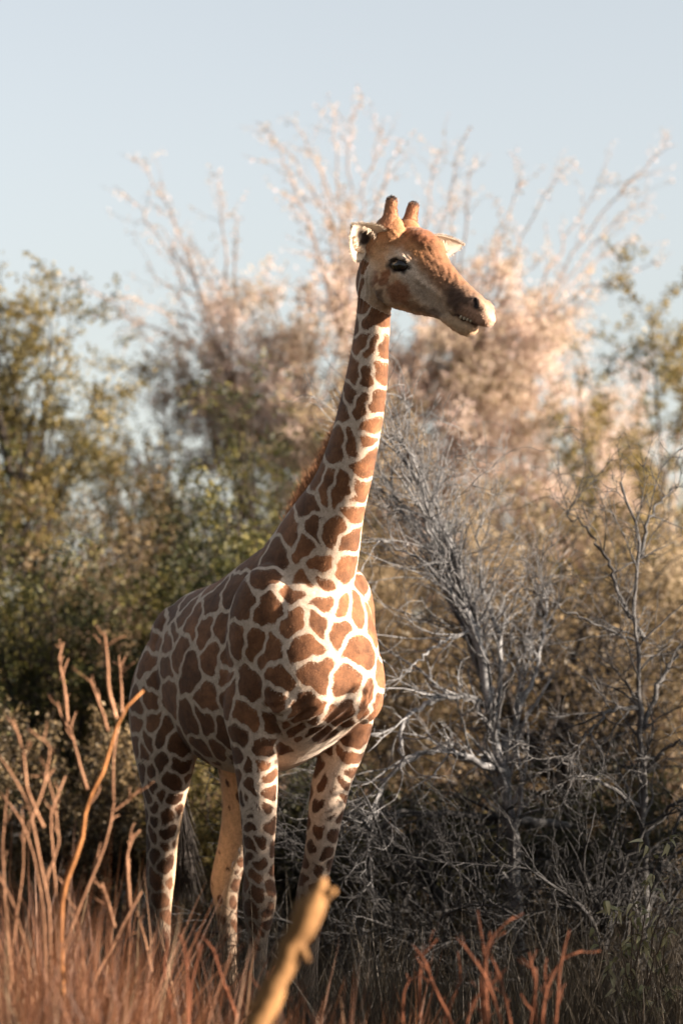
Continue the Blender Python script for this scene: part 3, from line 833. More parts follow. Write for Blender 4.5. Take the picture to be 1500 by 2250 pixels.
    D = norm(np.array([0.02, .05, -1]) + rg.normal(size=(k, 3)) * .09)
    Vb, Fb, _ = blades(P, D, rg.uniform(.3, .55, k), np.full(k, .005), rg, .1, 3)
    mesh_obj('tail_tuft', Vb, Fb, hair, to, attrs={'base': np.tile([.02, .016, .014], (len(Vb), 1))})
    # hooves
    hm = plain_mat('hoof horn', (.05, .038, .03), .5)
    for L in (FRONT_R, FRONT_L, HIND_R, HIND_L):
        _, u, v, d, w = L[-1]
        for s in (-1, 1):
            P, Q, T = loft([((u + du, v + .031 * s, z), EX, rp, rm, EY, ww, 2.6) for z, du, rp, rm, ww in
                            [(.115, 0, .05, .045, .028), (.08, .01, .065, .05, .034), (.03, .02, .085, .055, .038), (.0, .025, .092, .056, .039)]])
            mesh_obj('hoof', P, [Q, T], hm, g)
    return g
giraffe = build_giraffe()

# ------------------------------------------------------------------ plants: growing helpers
def paths(start, d, length, rg, K, wobble=0.25, up=0.0):
    """random-walk centre lines: start (n,3), direction (n,3), length (n,) -> (n,K,3)"""
    n = len(start)
    P = np.empty((n, K, 3)); P[:, 0] = start
    d = norm(d)
    st = (length / (K - 1))[:, None]
    for k in range(1, K):
        d = norm(d + rg.normal(size=(n, 3)) * wobble + np.array([0, 0, up]))
        P[:, k] = P[:, k - 1] + d * st
    return P

def sprout(P, Rd, n, length, rg, K=6, spread=(0.5, 1.1), wobble=0.25, up=0.0, tmin=0.25, tmax=1.0, rs=0.6, tip=0.35, rmin=0.002):
    """n side shoots from the centre lines P with radii Rd"""
    L = np.linalg.norm(np.diff(P, axis=1), axis=2).sum(1)
    i = rg.choice(len(P), n, p=L / L.sum())
    t = rg.uniform(tmin, tmax, n) * (P.shape[1] - 1)
    k = np.minimum(t.astype(int), P.shape[1] - 2); f = (t - k)[:, None]
    s = P[i, k] * (1 - f) + P[i, k + 1] * f
    r = Rd[i, k] * (1 - f[:, 0]) + Rd[i, k + 1] * f[:, 0]
    T = norm(P[i, k + 1] - P[i, k])
    pr = norm(np.cross(T, rg.normal(size=(n, 3))))
    a = rg.uniform(*spread, n)[:, None]
    d = T * np.cos(a) + pr * np.sin(a)
    ln = rg.uniform(length[0], length[1], n)
    C = paths(s, d, ln, rg, K, wobble, up)
    r0 = np.maximum(r * rs, rmin)
    Rc = r0[:, None] * np.linspace(1, tip, K)[None]
    return C, np.maximum(Rc, rmin * .6)

def leaves_on(P, n, size, rg, jitter=1.2, tmin=0.1, asp=0.5, droop=0.2):
    i = rg.integers(0, len(P), n)
    t = rg.uniform(tmin, 1, n) * (P.shape[1] - 1)
    k = np.minimum(t.astype(int), P.shape[1] - 2); f = (t - k)[:, None]
    c = P[i, k] * (1 - f) + P[i, k + 1] * f
    sz = rg.uniform(size[0], size[1], n)
    c = c + rg.normal(size=(n, 3)) * (sz * jitter)[:, None] * .6
    d = norm(rg.normal(size=(n, 3)) + np.array([0, 0, -droop]))
    w = norm(np.cross(d, rg.normal(size=(n, 3))))
    nn = np.cross(d, w)
    l = sz[:, None]
    V = np.stack([c, c + d * l * .5 + w * l * asp * .5, c + d * l + nn * l * .12, c + d * l * .5 - w * l * asp * .5 + nn * l * .08], 1).reshape(-1, 3)
    F = np.arange(n * 4).reshape(-1, 4)
    tint = np.clip(rg.normal(.5, .24, n) + 0.25 * np.sin(c[:, 0] * 5 + c[:, 2] * 4) * 0.6, 0, 1)
    return V, F, np.repeat(tint, 4)

def bezier(a, b, c, K):
    t = np.linspace(0, 1, K)[None, :, None]
    return (1 - t) ** 2 * a[:, None] + 2 * t * (1 - t) * b[:, None] + t ** 2 * c[:, None]

def leafy_tree(name, label, cat, base, centre, radii, seed, bark, leaf, nleaf, size=(.03, .05), stems=3, fork=0.4, n1=16, n2=110, n3=420,
               L2=(.4, .9), L3=(.15, .4), trunk_r=.06, up=0.03, group=None, asp=.5, shoots=None, lower=-0.7):
    rg = rand(seed)
    base = np.array(base, float); centre = np.array(centre, float); radii = np.array(radii, float)
    o = empty(name, tuple(base))
    tag(o, label, cat, group)
    cl = centre - base                    # crown centre in the tree's own coordinates
    # stems from one root
    st = np.zeros((stems, 3)); st[:, :2] = rg.normal(size=(stems, 2)) * trunk_r * .8
    a = np.arange(stems) * 2 * np.pi / stems + rg.uniform(0, 6)
    top = cl * np.array([1, 1, 0]) + np.stack([np.cos(a) * radii[0] * .3, np.sin(a) * radii[1] * .3, np.full(stems, cl[2] - radii[2] * .1)], 1)
    if stems == 1: top[:, :2] = cl[:2]
    midp = st + (top - st) * .5 + rg.normal(size=(stems, 3)) * .12 * cl[2]; midp[:, 2] = top[:, 2] * .5
    P0 = bezier(st, midp, top, 12); P0 = P0 + rg.normal(size=P0.shape) * .02 * np.linspace(0, 1, 12)[None, :, None]
    P0[:, 0, 2] = -0.05
    R0 = np.broadcast_to(trunk_r * np.linspace(1, .4, 12) ** 1.0, (stems, 12)) * rg.uniform(.7, 1.0, (stems, 1))
    V, F = tubes(P0, R0, 9); mesh_obj('trunk', V, F, bark, o)
    # limbs to points spread through the crown
    q = norm(rg.normal(size=(n1, 3))) * rg.uniform(.45, 1.0, (n1, 1)) ** .5
    q[:, 2] = np.where(q[:, 2] < lower, -q[:, 2], q[:, 2])
    tgt = cl + q * radii
    pi_ = rg.integers(0, stems, n1); ti = rg.uniform(fork, .95, n1) * 11
    ti = np.minimum(ti, np.clip(tgt[:, 2] / np.maximum(top[pi_, 2], .1), .2, .95) * 11)
    k = ti.astype(int); s = P0[pi_, k]
    midp = (s + tgt) / 2 + rg.normal(size=(n1, 3)) * .15 * radii.mean() + np.array([0, 0, .1 * radii[2]])
    P1 = bezier(s, midp, tgt, 9)
    R1 = (R0[pi_, k] * .6)[:, None] * np.linspace(1, .3, 9)[None]
    P2, R2 = sprout(P1, R1, n2, L2, rg, 7, (.4, 1.2), .22, up, .15, 1, .55, .3, .004)
    P3, R3 = sprout(P2, R2, n3, L3, rg, 5, (.4, 1.3), .3, up * .5, .1, 1, .6, .4, .002)
    Vs, Fs, n = [], [[], []], 0
    for P, Q, S in ((P1, R1, 6), (P2, R2, 4), (P3, R3, 3)):
        v, f = tubes(P, Q, S)
        Vs.append(v); Fs[0].append(f[0] + n); Fs[1].append(f[1] + n); n += len(v)
    tag(mesh_obj('branches', np.concatenate(Vs), [np.concatenate(Fs[0]), np.concatenate(Fs[1])], bark, o), kind='stuff')
    parts = [leaves_on(P3, int(nleaf * .8), size, rg, asp=asp), leaves_on(P2, nleaf - int(nleaf * .8), size, rg, asp=asp)]
    if shoots is not None:
        sh = np.array(shoots) - base
        r2 = rg.integers(0, n1, len(sh))
        s = P1[r2, 5]
        # start from the crown limb nearest below the tip
        d = np.linalg.norm((P1[None, :, 6] - sh[:, None]) * np.array([1, 1, .6]), axis=2)
        s = P1[d.argmin(1), 6]
        mp = s * .45 + sh * .55 + np.array([0, 0, .22]) * np.linalg.norm(sh - s, axis=1)[:, None]
        PS = bezier(s, mp, sh, 14); PS += rg.normal(size=PS.shape) * .015
        RS = np.broadcast_to(np.linspace(.010, .003, 14), (len(sh), 14))
        PT, RT = sprout(PS, RS, len(sh) * 9, (.15, .55), rg, 6, (.4, 1.0), .2, .02, .1, .97, .6, .4, .003)
        for q in range(len(PS)):
            V, F = tubes(PS[q:q + 1], RS[q:q + 1], 4); mesh_obj('long_shoot', V, F, bark, o)
        V, F = tubes(PT, RT, 3); tag(mesh_obj('side_shoots', V, F, bark, o), kind='stuff')
        parts.append(leaves_on(PS, len(sh) * 45, (.02, .04), rg, 1.0, .1, .7))
        parts.append(leaves_on(PT, len(sh) * 60, (.02, .038), rg, 1.0, .1, .7))
    V = np.concatenate([p[0] for p in parts]); T = np.concatenate([p[2] for p in parts])
    tag(mesh_obj('crown', V, np.arange(len(V)).reshape(-1, 4), leaf, o, smooth=False, attrs={'tint': T}), kind='stuff')
    return o

def by_px(cx, cy, hw, hh, Y, depth=None):
    """crown centre and radii from where it stands in the photograph"""
    c = at(cx, cy, Y); s = Y / FPX
    return c, (hw * s, depth if depth else (hw * s) * .8, hh * s)

# ------------------------------------------------------------------ trees and bushes behind the giraffe
def background():
    def T(name, label, cat, px, Y, crown, seed, bark, leaf, nleaf, **kw):
        b = at(px, 0, Y); c, r = by_px(*crown, Y)
        if cat == 'bush':                                   # bushes are leafy down to the ground
            top = c[2] + r[2]; low_ = .25 if Y < 40 else .5
            nleaf = int(nleaf * min(1.6, max(1, (top - low_) / 2 / r[2])))
            r = (r[0], r[1], (top - low_) / 2); c[2] = (top + low_) / 2
            kw.setdefault('fork', .08); kw.setdefault('lower', -.97)
        return leafy_tree(name, label, cat, (b[0], Y, 0), c, r, seed, M[bark], M[leaf], nleaf, **kw)
    tips = [(785, 195), (735, 232), (565, 265), (640, 265), (590, 300), (300, 345), (255, 410), (345, 490), (1035, 275), (1045, 340), (1490, 308), (1435, 430), (1450, 580),
            (320, 590), (1260, 350), (1400, 520), (890, 300), (150, 600), (1150, 400), (480, 380), (700, 330), (960, 330), (1200, 560), (1320, 620), (430, 560), (240, 650),
            (840, 270), (1110, 470), (1350, 380), (620, 420), (200, 690), (520, 470), (860, 430), (990, 420), (760, 400), (1080, 560)]
    rg = rand(4)
    shoots = [at(x, y, 26.6 + rg.normal() * .5) for x, y in tips]
    T('thorn_tree', 'pale pinkish thorn tree with long arching shoots behind the giraffe', 'tree', 770, 27.2, (810, 790, 470, 270), 31, 'pale_bark', 'leaf_pink', 72000,
      stems=4, n1=38, n2=380, n3=1900, L2=(.35, .75), L3=(.15, .4), up=-.01, trunk_r=.06, shoots=shoots, size=(.032, .058))
    T('thorn_bush', 'tan leaved bush below the pale thorn tree, behind the neck', 'bush', 900, 25.5, (880, 1080, 290, 290), 32, 'pale_bark', 'leaf_tan', 30000, stems=5, n1=24, n2=200, n3=1000, trunk_r=.045)
    T('thorn_bush', 'loose pinkish bush between the pale thorn tree and the olive bush with sky gaps', 'bush', 1170, 26.8, (1160, 880, 190, 230), 29, 'pale_bark', 'leaf_pink', 20000, stems=4, n1=22, n2=180, n3=700, trunk_r=.045)
    T('thorn_bush', 'sparse tan bush over the dark green bush behind the mane', 'bush', 430, 27.6, (420, 840, 160, 190), 28, 'pale_bark', 'leaf_tan', 11000, stems=4, n1=20, n2=150, n3=520, trunk_r=.045)
    T('thorn_bush', 'airy cream bush beyond the olive bush with sky gaps', 'bush', 1340, 28.5, (1330, 800, 230, 190), 27, 'pale_bark', 'leaf_pink', 26000, stems=4, n1=34, n2=280, n3=1000, trunk_r=.045)
    T('acacia_tree', 'olive leaved tree at the edge of the clearing, tallest on its side', 'tree', 40, 25, (10, 890, 220, 210), 33, 'dark_bark', 'leaf_olive', 26000, stems=3, n1=20, n2=150, n3=600, trunk_r=.07)
    T('green_bush', 'dark green rounded bush behind the mane', 'bush', 500, 24, (500, 1040, 170, 200), 34, 'dark_bark', 'leaf_green', 10000, stems=4, n1=20, n2=150, n3=600, trunk_r=.05)
    T('olive_bush', 'loose olive bush with bright gaps, between the olive tree and the dark green bush', 'bush', 300, 26.5, (290, 980, 150, 190), 45, 'brown_bark', 'leaf_olive', 10000, stems=4, n1=20, n2=140, n3=500, trunk_r=.045)
    for i_, (px_, lab) in enumerate([(860, 'low dark bush under the leaning dead shrub'), (1120, 'low dark bush at the foot of the dark forked trunk'), (1370, 'low dark bush behind the upright dead trunk')]):
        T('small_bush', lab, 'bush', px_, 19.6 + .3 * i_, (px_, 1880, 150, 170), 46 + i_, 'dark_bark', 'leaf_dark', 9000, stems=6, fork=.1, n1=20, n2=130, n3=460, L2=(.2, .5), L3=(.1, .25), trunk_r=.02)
    T('green_bush', 'low dark green bush under the olive tree', 'bush', 120, 22.5, (110, 1290, 260, 210), 35, 'dark_bark', 'leaf_green', 13000, stems=5, n1=24, n2=180, n3=700, trunk_r=.04)
    T('brown_bush', 'brownish dry leaved bush between two dark green bushes', 'bush', 270, 23.2, (260, 1230, 150, 150), 36, 'brown_bark', 'leaf_brown', 9000, stems=5, n1=18, n2=140, n3=500, trunk_r=.035)
    T('green_bush', 'dense dark green bush behind the rump', 'bush', 420, 22, (410, 1430, 180, 230), 37, 'dark_bark', 'leaf_green', 16000, stems=5, n1=22, n2=160, n3=600, trunk_r=.04)
    T('green_bush', 'loose olive bush with sky showing through, beyond the dead shrubs', 'bush', 1390, 26, (1400, 890, 260, 220), 38, 'brown_bark', 'leaf_olive', 34000, stems=4, n1=34, n2=300, n3=1200, trunk_r=.05)
    T('brown_bush', 'tan bush filling the space behind the upright dead shrub', 'bush', 1300, 24, (1290, 1270, 280, 270), 39, 'brown_bark', 'leaf_tan', 19000, stems=5, n1=24, n2=180, n3=700, trunk_r=.045)
    T('brown_bush', 'dry brown bush behind the leaning dead shrub', 'bush', 1000, 22.6, (1000, 1560, 260, 260), 40, 'brown_bark', 'leaf_brown', 16000, stems=5, n1=22, n2=160, n3=640, trunk_r=.04)
    T('brown_bush', 'wide dry brown bush at the far side of the dead wood', 'bush', 1440, 22.8, (1450, 1560, 230, 300), 41, 'brown_bark', 'leaf_brown', 15000, stems=5, n1=22, n2=160, n3=640, trunk_r=.04)
    T('small_bush', 'small grey green bush seen between the legs', 'bush', 440, 19.8, (445, 1800, 80, 130), 42, 'brown_bark', 'leaf_olive', 5000, stems=6, fork=.1, n1=16, n2=100, n3=360, L2=(.15, .4), L3=(.08, .2), trunk_r=.015, size=(.025, .05), asp=.25)
    T('small_bush', 'low dark bush behind the dry orange stems', 'bush', 180, 20.3, (180, 1720, 240, 190), 43, 'dark_bark', 'leaf_brown', 14000, stems=6, fork=.1, n1=22, n2=140, n3=520, L2=(.25, .6), L3=(.1, .3), trunk_r=.025)
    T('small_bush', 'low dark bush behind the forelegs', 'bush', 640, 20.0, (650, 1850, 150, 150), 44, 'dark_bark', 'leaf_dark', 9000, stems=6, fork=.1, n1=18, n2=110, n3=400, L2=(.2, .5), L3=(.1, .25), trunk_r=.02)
    # the far edge of the bush
    far = [(-40, 'leaf_olive'), (170, 'leaf_tan'), (380, 'leaf_olive'), (600, 'leaf_tan'), (800, 'leaf_tan'), (1020, 'leaf_olive'), (1230, 'leaf_tan'), (1440, 'leaf_olive'), (1620, 'leaf_tan')]
    for i, (px, lf) in enumerate(far):
        Y = 44 + (i * 37 % 9)
        T('distant_bush', {'leaf_tan': 'tan bush', 'leaf_olive': 'olive green bush'}[lf] + ' in the blurred far line of bush', 'bush', px, Y, (px, 1300 + (i * 53 % 60), 150, 190), 60 + i, 'brown_bark', lf, 7000, stems=4, n1=20, n2=120, n3=400,
          L2=(.5, 1.2), L3=(.3, .6), trunk_r=.06, size=(.06, .11), group='bushes along the far edge')
    # bushes that go on beside the picture, on the sunny side, and shade the ground; the two on the left are added
    def side(label, x, y, h, r, seed, n=16000, leaf='leaf_green', low=-.9):
        leafy_tree('shade_bush', label, 'bush', (x, y, 0), (x, y, h * .54), (r, r, h * .46), seed, M['dark_bark'], M[leaf], n, stems=6, fork=.08, n1=30, n2=220, n3=800,
                   L2=(.12, .28), L3=(.08, .16), trunk_r=.03, lower=low, size=(.04, .07), up=0)
    side('rounded dark green bush out to the right, level with the forelegs', 3.4, 15.45, 2.95, 1.0, 70, 26000)
    side('dense green bush out to the right, behind the rounded dark one', 4.5, 15.3, 3.0, .8, 75)
    side('tall dark green bush out to the right, level with the dead shrubs', 3.9, 18.0, 3.2, .85, 71, 20000)
    side('low green bush out to the right, beside the leafy sapling', 2.9, 13.9, 2.1, .75, 72, 14000)
    side('dense green bush out to the right, between the tall one and the shrub beyond', 3.7, 19.15, 2.6, .75, 76)
    side('lowest green bush out to the right, in line with the reddish leafless shrubs', 2.7, 12.3, 1.45, .6, 74, 9000)
    side('unseen low dark bush added on the left, level with the hind legs', -3.1, 15.8, 2.1, .8, 77)  # added out of view to block low sky light on the legs
    side('unseen low dark bush added on the left, level with the forked orange shrub', -2.9, 13.3, 1.9, .8, 78)  # likewise added, cuts sky fill from the left
    side('bushy green shrub out to the right, beyond the dead shrubs', 3.9, 20.4, 2.4, .9, 73)
    # unseen trees added beside and behind the camera to block sky fill
    for i, (x, y, h, lab) in enumerate([(-6.0, 15.5, 6.0, 'unseen tall dense tree added on the left, level with the giraffe'), (-5.2, 10.5, 5.5, 'unseen broad dense tree added on the left, nearer the track'),
                                        (-7.0, 5.0, 6.5, 'unseen dense tree added left of the track'), (-3.0, -7.0, 7.0, 'unseen dense tree added behind the track'), (2.5, -8.0, 6.5, 'unseen dense tree added behind the track, beside a taller one'),
                                        (-8.5, -2.5, 7.0, 'unseen tall dense tree added left of and behind the camera'), (-6.6, 19.5, 6.5, 'unseen tall dense tree added on the left, beyond the giraffe'),
                                        (-4.9, 8.0, 6.5, 'unseen dense tree added on the left, halfway to the giraffe'), (6.8, 4.5, 6.0, 'unseen dense tree added right of the track'), (6.5, -4.0, 6.5, 'unseen dense tree added right of the track, farther back')]):
        leafy_tree('sky_block_tree', lab, 'tree', (x, y, 0), (x, y, h * .52), (2.3, 2.3, h * .45), 80 + i, M['brown_bark'], M['leaf_green'], 9000, stems=3, fork=.1, n1=30, n2=200, n3=700,
                   L2=(.5, 1.1), L3=(.3, .6), trunk_r=.12, lower=-.95, size=(.14, .24), up=0)
background()

# ------------------------------------------------------------------ dead shrubs on the right
def dead_shrub(label, root, limbs, Y, seed, trunk_r, n2=200, n3=900, n4=1400, L2=(.25, .7), L3=(.1, .45), L4=(.05, .2), up=.02, fan=None, mat='grey_dead', spread=(.3, .95), bundle=0):
    rg = rand(seed)
    b = at(root, 0, Y)
    o = empty('dead_shrub', (b[0], Y, 0))
    tag(o, label, 'dead shrub')
    Ps, Rs = [], []
    limbs = list(limbs)
    for q in range(bundle):                      # a sheaf of limbs running along the trunk
        p0 = limbs[0][0]; a_ = rg.integers(3, 6); e_ = rg.integers(7, len(p0) + 1)
        off = rg.normal() * 26
        limbs.append(([(x + off * j / 4 + rg.normal() * 5, y + rg.normal() * 8) for j, (x, y) in enumerate(p0[a_:e_])], limbs[0][1], limbs[0][2] + rg.normal() * .25, rg.uniform(.008, .018)))
    for i, (pts, y0, y1, r0) in enumerate(limbs):
        ys = np.linspace(y0, y1, len(pts))
        P = np.array([at(x, y, q) for (x, y), q in zip(pts, ys)]) - np.array([b[0], Y, 0])
        if P[0, 2] < .35: P = np.concatenate([[P[0] * np.array([1, 1, 0]) + np.array([0, 0, -.05])], P])
        P = resample(P, 26)
        P += rg.normal(size=P.shape) * .013 * np.linspace(.3, 1, 26)[:, None]
        Rr = r0 * np.linspace(1, .28, 26) * (1 + .12 * rg.normal(size=26))
        V, F = tubes(P[None], Rr[None], 8)
        mesh_obj('trunk' if i == 0 else 'limb', V, F, M[mat], o)
        Ps.append(P); Rs.append(Rr)
    if fan:
        n, org, fsp, lr = fan
        org = np.array(org)
        d = norm(rg.normal(size=(n, 3)) * np.array(fsp[0]) + np.array(fsp[1]))
        P = paths(np.tile(org, (n, 1)) + rg.normal(size=(n, 3)) * .06, d, rg.uniform(lr[0], lr[1], n), rg, 26, .10, up)
        P[:, :, 2] = np.maximum(P[:, :, 2], .03)
        for p in P:
            Rr = rg.uniform(.010, .022) * np.linspace(1, .25, 26)
            V, F = tubes(p[None], Rr[None], 7)
            mesh_obj('limb', V, F, M[mat], o)
            Ps.append(p); Rs.append(Rr)
    P1, R1 = np.array(Ps), np.array(Rs)
    P2, R2 = sprout(P1, R1, n2, L2, rg, 9, spread, .15, up, .12, 1, .5, .3, .0035)
    P3, R3 = sprout(P2, R2, n3, L3, rg, 8, (.3, 1.1), .30, up, .1, 1, .6, .35, .0024)
    P4, R4 = sprout(P3, R3, n4, L4, rg, 5, (.4, 1.2), .3, 0, .1, 1, .7, .3, .0017)
    Vs, Fs, n = [], [[], []], 0
    for P, Q, S in ((P2, R2, 5), (P3, R3, 4), (P4, R4, 3)):
        v, f = tubes(P, Q, S)
        Vs.append(v); Fs[0].append(f[0] + n); Fs[1].append(f[1] + n); n += len(v)
    tag(mesh_obj('twigs', np.concatenate(Vs), [np.concatenate(Fs[0]), np.concatenate(Fs[1])], M[mat], o), kind='stuff')
    return o

dead_shrub('leaning grey dead shrub beside the giraffe, its trunk tilted toward the neck', 1140, [
    ([(1142, 2180), (1132, 1950), (1115, 1750), (1085, 1600), (1065, 1480), (1030, 1340), (985, 1210), (940, 1100), (900, 1020), (872, 985)], 18.6, 18.2, .042),
    ([(1085, 1600), (1050, 1430), (1010, 1310), (965, 1200), (935, 1110), (920, 1040)], 18.55, 18.4, .024),
    ([(1066, 1480), (1030, 1370), (990, 1300), (935, 1240), (880, 1205), (840, 1185)], 18.5, 18.0, .018),
    ([(1075, 1555), (1010, 1530), (940, 1545), (890, 1580), (880, 1640), (886, 1710)], 18.5, 17.8, .024),
    ([(1110, 1700), (1050, 1675), (980, 1650), (915, 1660), (860, 1700), (815, 1790)], 18.5, 17.8, .024),
    ([(1040, 1380), (960, 1420), (900, 1470), (850, 1505)], 18.4, 17.9, .012),
    ([(1090, 1620), (1100, 1500), (1090, 1380), (1060, 1290), (1050, 1200), (1060, 1130)], 18.6, 18.9, .018),
    ([(1100, 1650), (1150, 1540), (1180, 1450), (1200, 1360), (1190, 1290)], 18.6, 19.0, .018)],
    18.6, 101, .042, 300, 1000, 1000, up=.03, spread=(.10, .6), L2=(.25, .75), bundle=9)
dead_shrub('upright grey dead shrub with a bare straight trunk and spiky twigs', 1415, [
    ([(1416, 2130), (1415, 1900), (1412, 1700), (1408, 1500), (1400, 1380), (1395, 1280), (1402, 1190), (1388, 1120), (1362, 1060)], 18.0, 17.9, .026),
    ([(1412, 1400), (1370, 1330), (1330, 1230), (1290, 1170), (1245, 1115)], 18, 18.2, .016),
    ([(1404, 1220), (1430, 1130), (1465, 1085), (1510, 1055)], 18, 18.2, .013),
    ([(1412, 1600), (1450, 1500), (1490, 1430), (1540, 1380)], 18, 18.3, .018),
    ([(1411, 1560), (1350, 1560), (1290, 1615), (1255, 1685)], 18, 17.6, .015),
    ([(1414, 1780), (1340, 1730), (1270, 1690), (1180, 1640)], 18, 17.7, .015),
    ([(1400, 1410), (1310, 1370), (1230, 1335), (1140, 1288)], 18, 17.8, .009),
    ([(1413, 1700), (1470, 1640), (1520, 1620)], 18, 17.6, .016)],
    18.0, 102, .034, 110, 520, 700, L2=(.15, .55), L3=(.08, .35), mat='mid_dead')
dead_shrub('low sprawling tangle of dead branches against the forelegs', 985, [
    ([(985, 2190), (985, 2080), (960, 1960), (900, 1880), (830, 1830), (760, 1800)], 18.1, 17.6, .03),
    ([(1250, 1815), (1130, 1803), (1000, 1790), (880, 1786), (770, 1786)], 18.9, 17.9, .028)],
    18.1, 103, .03, 260, 1000, 900, up=-.005, fan=(18, (0, 0, .15), ((1, .55, .35), (-.75, -.3, .75)), (.8, 1.9)), mat='shade_dead')
dead_shrub('dark sprawling tangle of dead branches round the upright dead trunk', 1330, [
    ([(1330, 2200), (1325, 2080), (1350, 1950), (1400, 1850), (1460, 1780), (1530, 1740)], 17.8, 17.5, .026)],
    17.8, 104, .03, 260, 900, 900, up=-.005, fan=(18, (0, 0, .15), ((1, .5, .3), (.45, -.1, .8)), (.7, 1.6)), mat='shade_dead')

def dark_tree():
    o = empty('dark_tree', tuple(at(1250, 0, 21.3) * np.array([1, 1, 0])))
    tag(o, 'dark forked tree trunk standing behind the dead shrubs', 'tree')
    b = np.array(o.location)
    rg = rand(9); Ps = []; Rs = []
    for i, (pts, y1, r) in enumerate([([(1252, 2100), (1250, 1900), (1243, 1720), (1225, 1560), (1205, 1430), (1195, 1300)], 21.6, .075),
                                      ([(1245, 1760), (1180, 1660), (1125, 1560), (1090, 1450)], 21, .05), ([(1240, 1680), (1290, 1500), (1350, 1390), (1420, 1300)], 21.8, .045),
                                      ([(1248, 1850), (1300, 1700), (1370, 1600), (1420, 1540)], 21, .04), ([(1250, 1800), (1150, 1790), (1060, 1740), (980, 1720)], 20.6, .04)]):
        P = resample(np.array([at(x, y, 21.3 + (y1 - 21.3) * j / (len(pts) - 1)) for j, (x, y) in enumerate(pts)]) - b, 26)
        if i == 0: P[0, 2] = -.05
        P += rg.normal(size=P.shape) * .012
        Rr = r * np.linspace(1, .4, 26); Ps.append(P); Rs.append(Rr)
        V, F = tubes(P[None], Rr[None], 9); mesh_obj('trunk' if i == 0 else 'limb', V, F, M['dark_bark'], o)
    P2, R2 = sprout(np.array(Ps), np.array(Rs), 160, (.4, 1.0), rg, 9, (.4, 1.1), .2, .02, .2, 1, .4, .3, .005)
    P3, R3 = sprout(P2, R2, 600, (.15, .5), rg, 6, (.4, 1.2), .22, 0, .1, 1, .5, .3, .003)
    for nm, P, Q in (('branches', P2, R2), ('twigs', P3, R3)):
        V, F = tubes(P, Q, 4); tag(mesh_obj(nm, V, F, M['dark_bark'], o), kind='stuff')
    V, F, t = leaves_on(P3, 6000, (.03, .05), rg)
    tag(mesh_obj('crown', V, F, M['leaf_brown'], o, smooth=False, attrs={'tint': t}), kind='stuff')
dark_tree()

# ------------------------------------------------------------------ dry orange shrubs in front
def stem_shrub(label, stems, Y, mat, seed, r=.006):
    rg = rand(seed)
    root = np.array(stems[0][0][0] if False else at(stems[0][0][0][0], stems[0][0][0][1], Y)) * np.array([1, 1, 0])
    o = empty('dry_shrub', tuple(root))
    tag(o, label, 'dry shrub')
    for pts, dy, rr in stems:
        P = np.array([at(x, y, Y + dy) for x, y in pts])
        if pts[0][1] > 2060 or rr < 0:                            # reaches the ground below the picture
            f = P[0].copy(); f[2] = -.04; f[:2] = f[:2] * .45 + root[:2] * .55
            P = np.concatenate([[f], P])
        rr = abs(rr)
        dl = np.concatenate([[0], np.cumsum(np.linalg.norm(np.diff(P, axis=0), axis=1))])
        lin = np.stack([np.interp(np.linspace(0, dl[-1], 22), dl, P[:, i]) for i in range(3)], 1)
        P = resample(P, 22) * .3 + lin * .7 - root
        P += rg.normal(size=P.shape) * .0007
        t = np.linspace(0, 1, 22)
        Rr = r * rr * np.interp(t, [0, .6, .95, 1], [1.25, .95, .62, .42]) * (1 + .05 * rg.normal(size=22))
        knots = rg.integers(4, 21, 2); Rr[knots] *= 1.22
        V, F = tubes(P[None], Rr[None], 9)
        gold = mat == 'dry_stem' and rr > 1.4
        so = mesh_obj('stem', V, F, M['golden_stem' if gold else mat], o)
        if gold: so['label'] = 'thick golden curved stem'
        # short side spurs
        S, Sr = sprout(P[None, 6:], Rr[None, 6:], 5, (.02, .11), rg, 5, (.4, 1.0), .14, .05, .1, 1, .65, .5, .0022)
        for q in range(5):
            V, F = tubes(S[q:q + 1], Sr[q:q + 1], 6); mesh_obj('spur', V, F, M[mat], so)
    return o

stem_shrub('tall leafless orange shrub with forked stems against the hind leg', [
    ([(140, 2190), (136, 2090), (124, 1974), (116, 1870), (110, 1790), (144, 1706)], 0, 1.0),
    ([(138, 2150), (134, 2060), (138, 1966), (152, 1918), (180, 1850), (192, 1762), (224, 1702), (240, 1654), (256, 1598), (280, 1550), (316, 1518)], 0, 1.6),
    ([(140, 2082), (168, 2010), (192, 1950), (224, 1878), (250, 1782), (248, 1710), (250, 1650), (262, 1580)], .12, 1.15),
    ([(250, 1782), (280, 1760), (306, 1736)], .12, .8),
    ([(192, 1734), (176, 1682), (156, 1610), (132, 1566), (127, 1540)], .1, 1.0),
    ([(149, 1586), (142, 1510), (130, 1446), (140, 1412)], .1, 1.0),
    ([(256, 1578), (240, 1518), (236, 1450), (230, 1388)], -.15, 1.0),
    ([(238, 1606), (224, 1562), (198, 1492)], -.1, .9),
    ([(268, 1570), (266, 1500), (262, 1440)], .2, .9)], 12.5, 'dry_stem', 201)
stem_shrub('pale orange leafless shrub with many thin upright stems beside the forked one', [
    ([(112, 2120), (108, 1990), (88, 1890), (64, 1770), (16, 1682), (-6, 1655)], 0, 1.0),
    ([(96, 1818), (60, 1734), (52, 1654), (28, 1578)], 0, .95),
    ([(95, 1990), (70, 1860), (40, 1790), (0, 1740)], .2, -.9),
    ([(60, 2090), (32, 1990), (-5, 1915)], .1, .95),
    ([(66, 1810), (96, 1730), (110, 1640), (60, 1600)], -.1, .7),
    ([(100, 1940), (130, 1850), (100, 1700), (74, 1710)], .1, .7),
    ([(20, 2150), (40, 2000), (52, 1900), (50, 1790)], .25, .8),
    ([(12, 1990), (6, 1850), (14, 1760)], .2, -.8)], 12.2, 'dry_stem', 202)
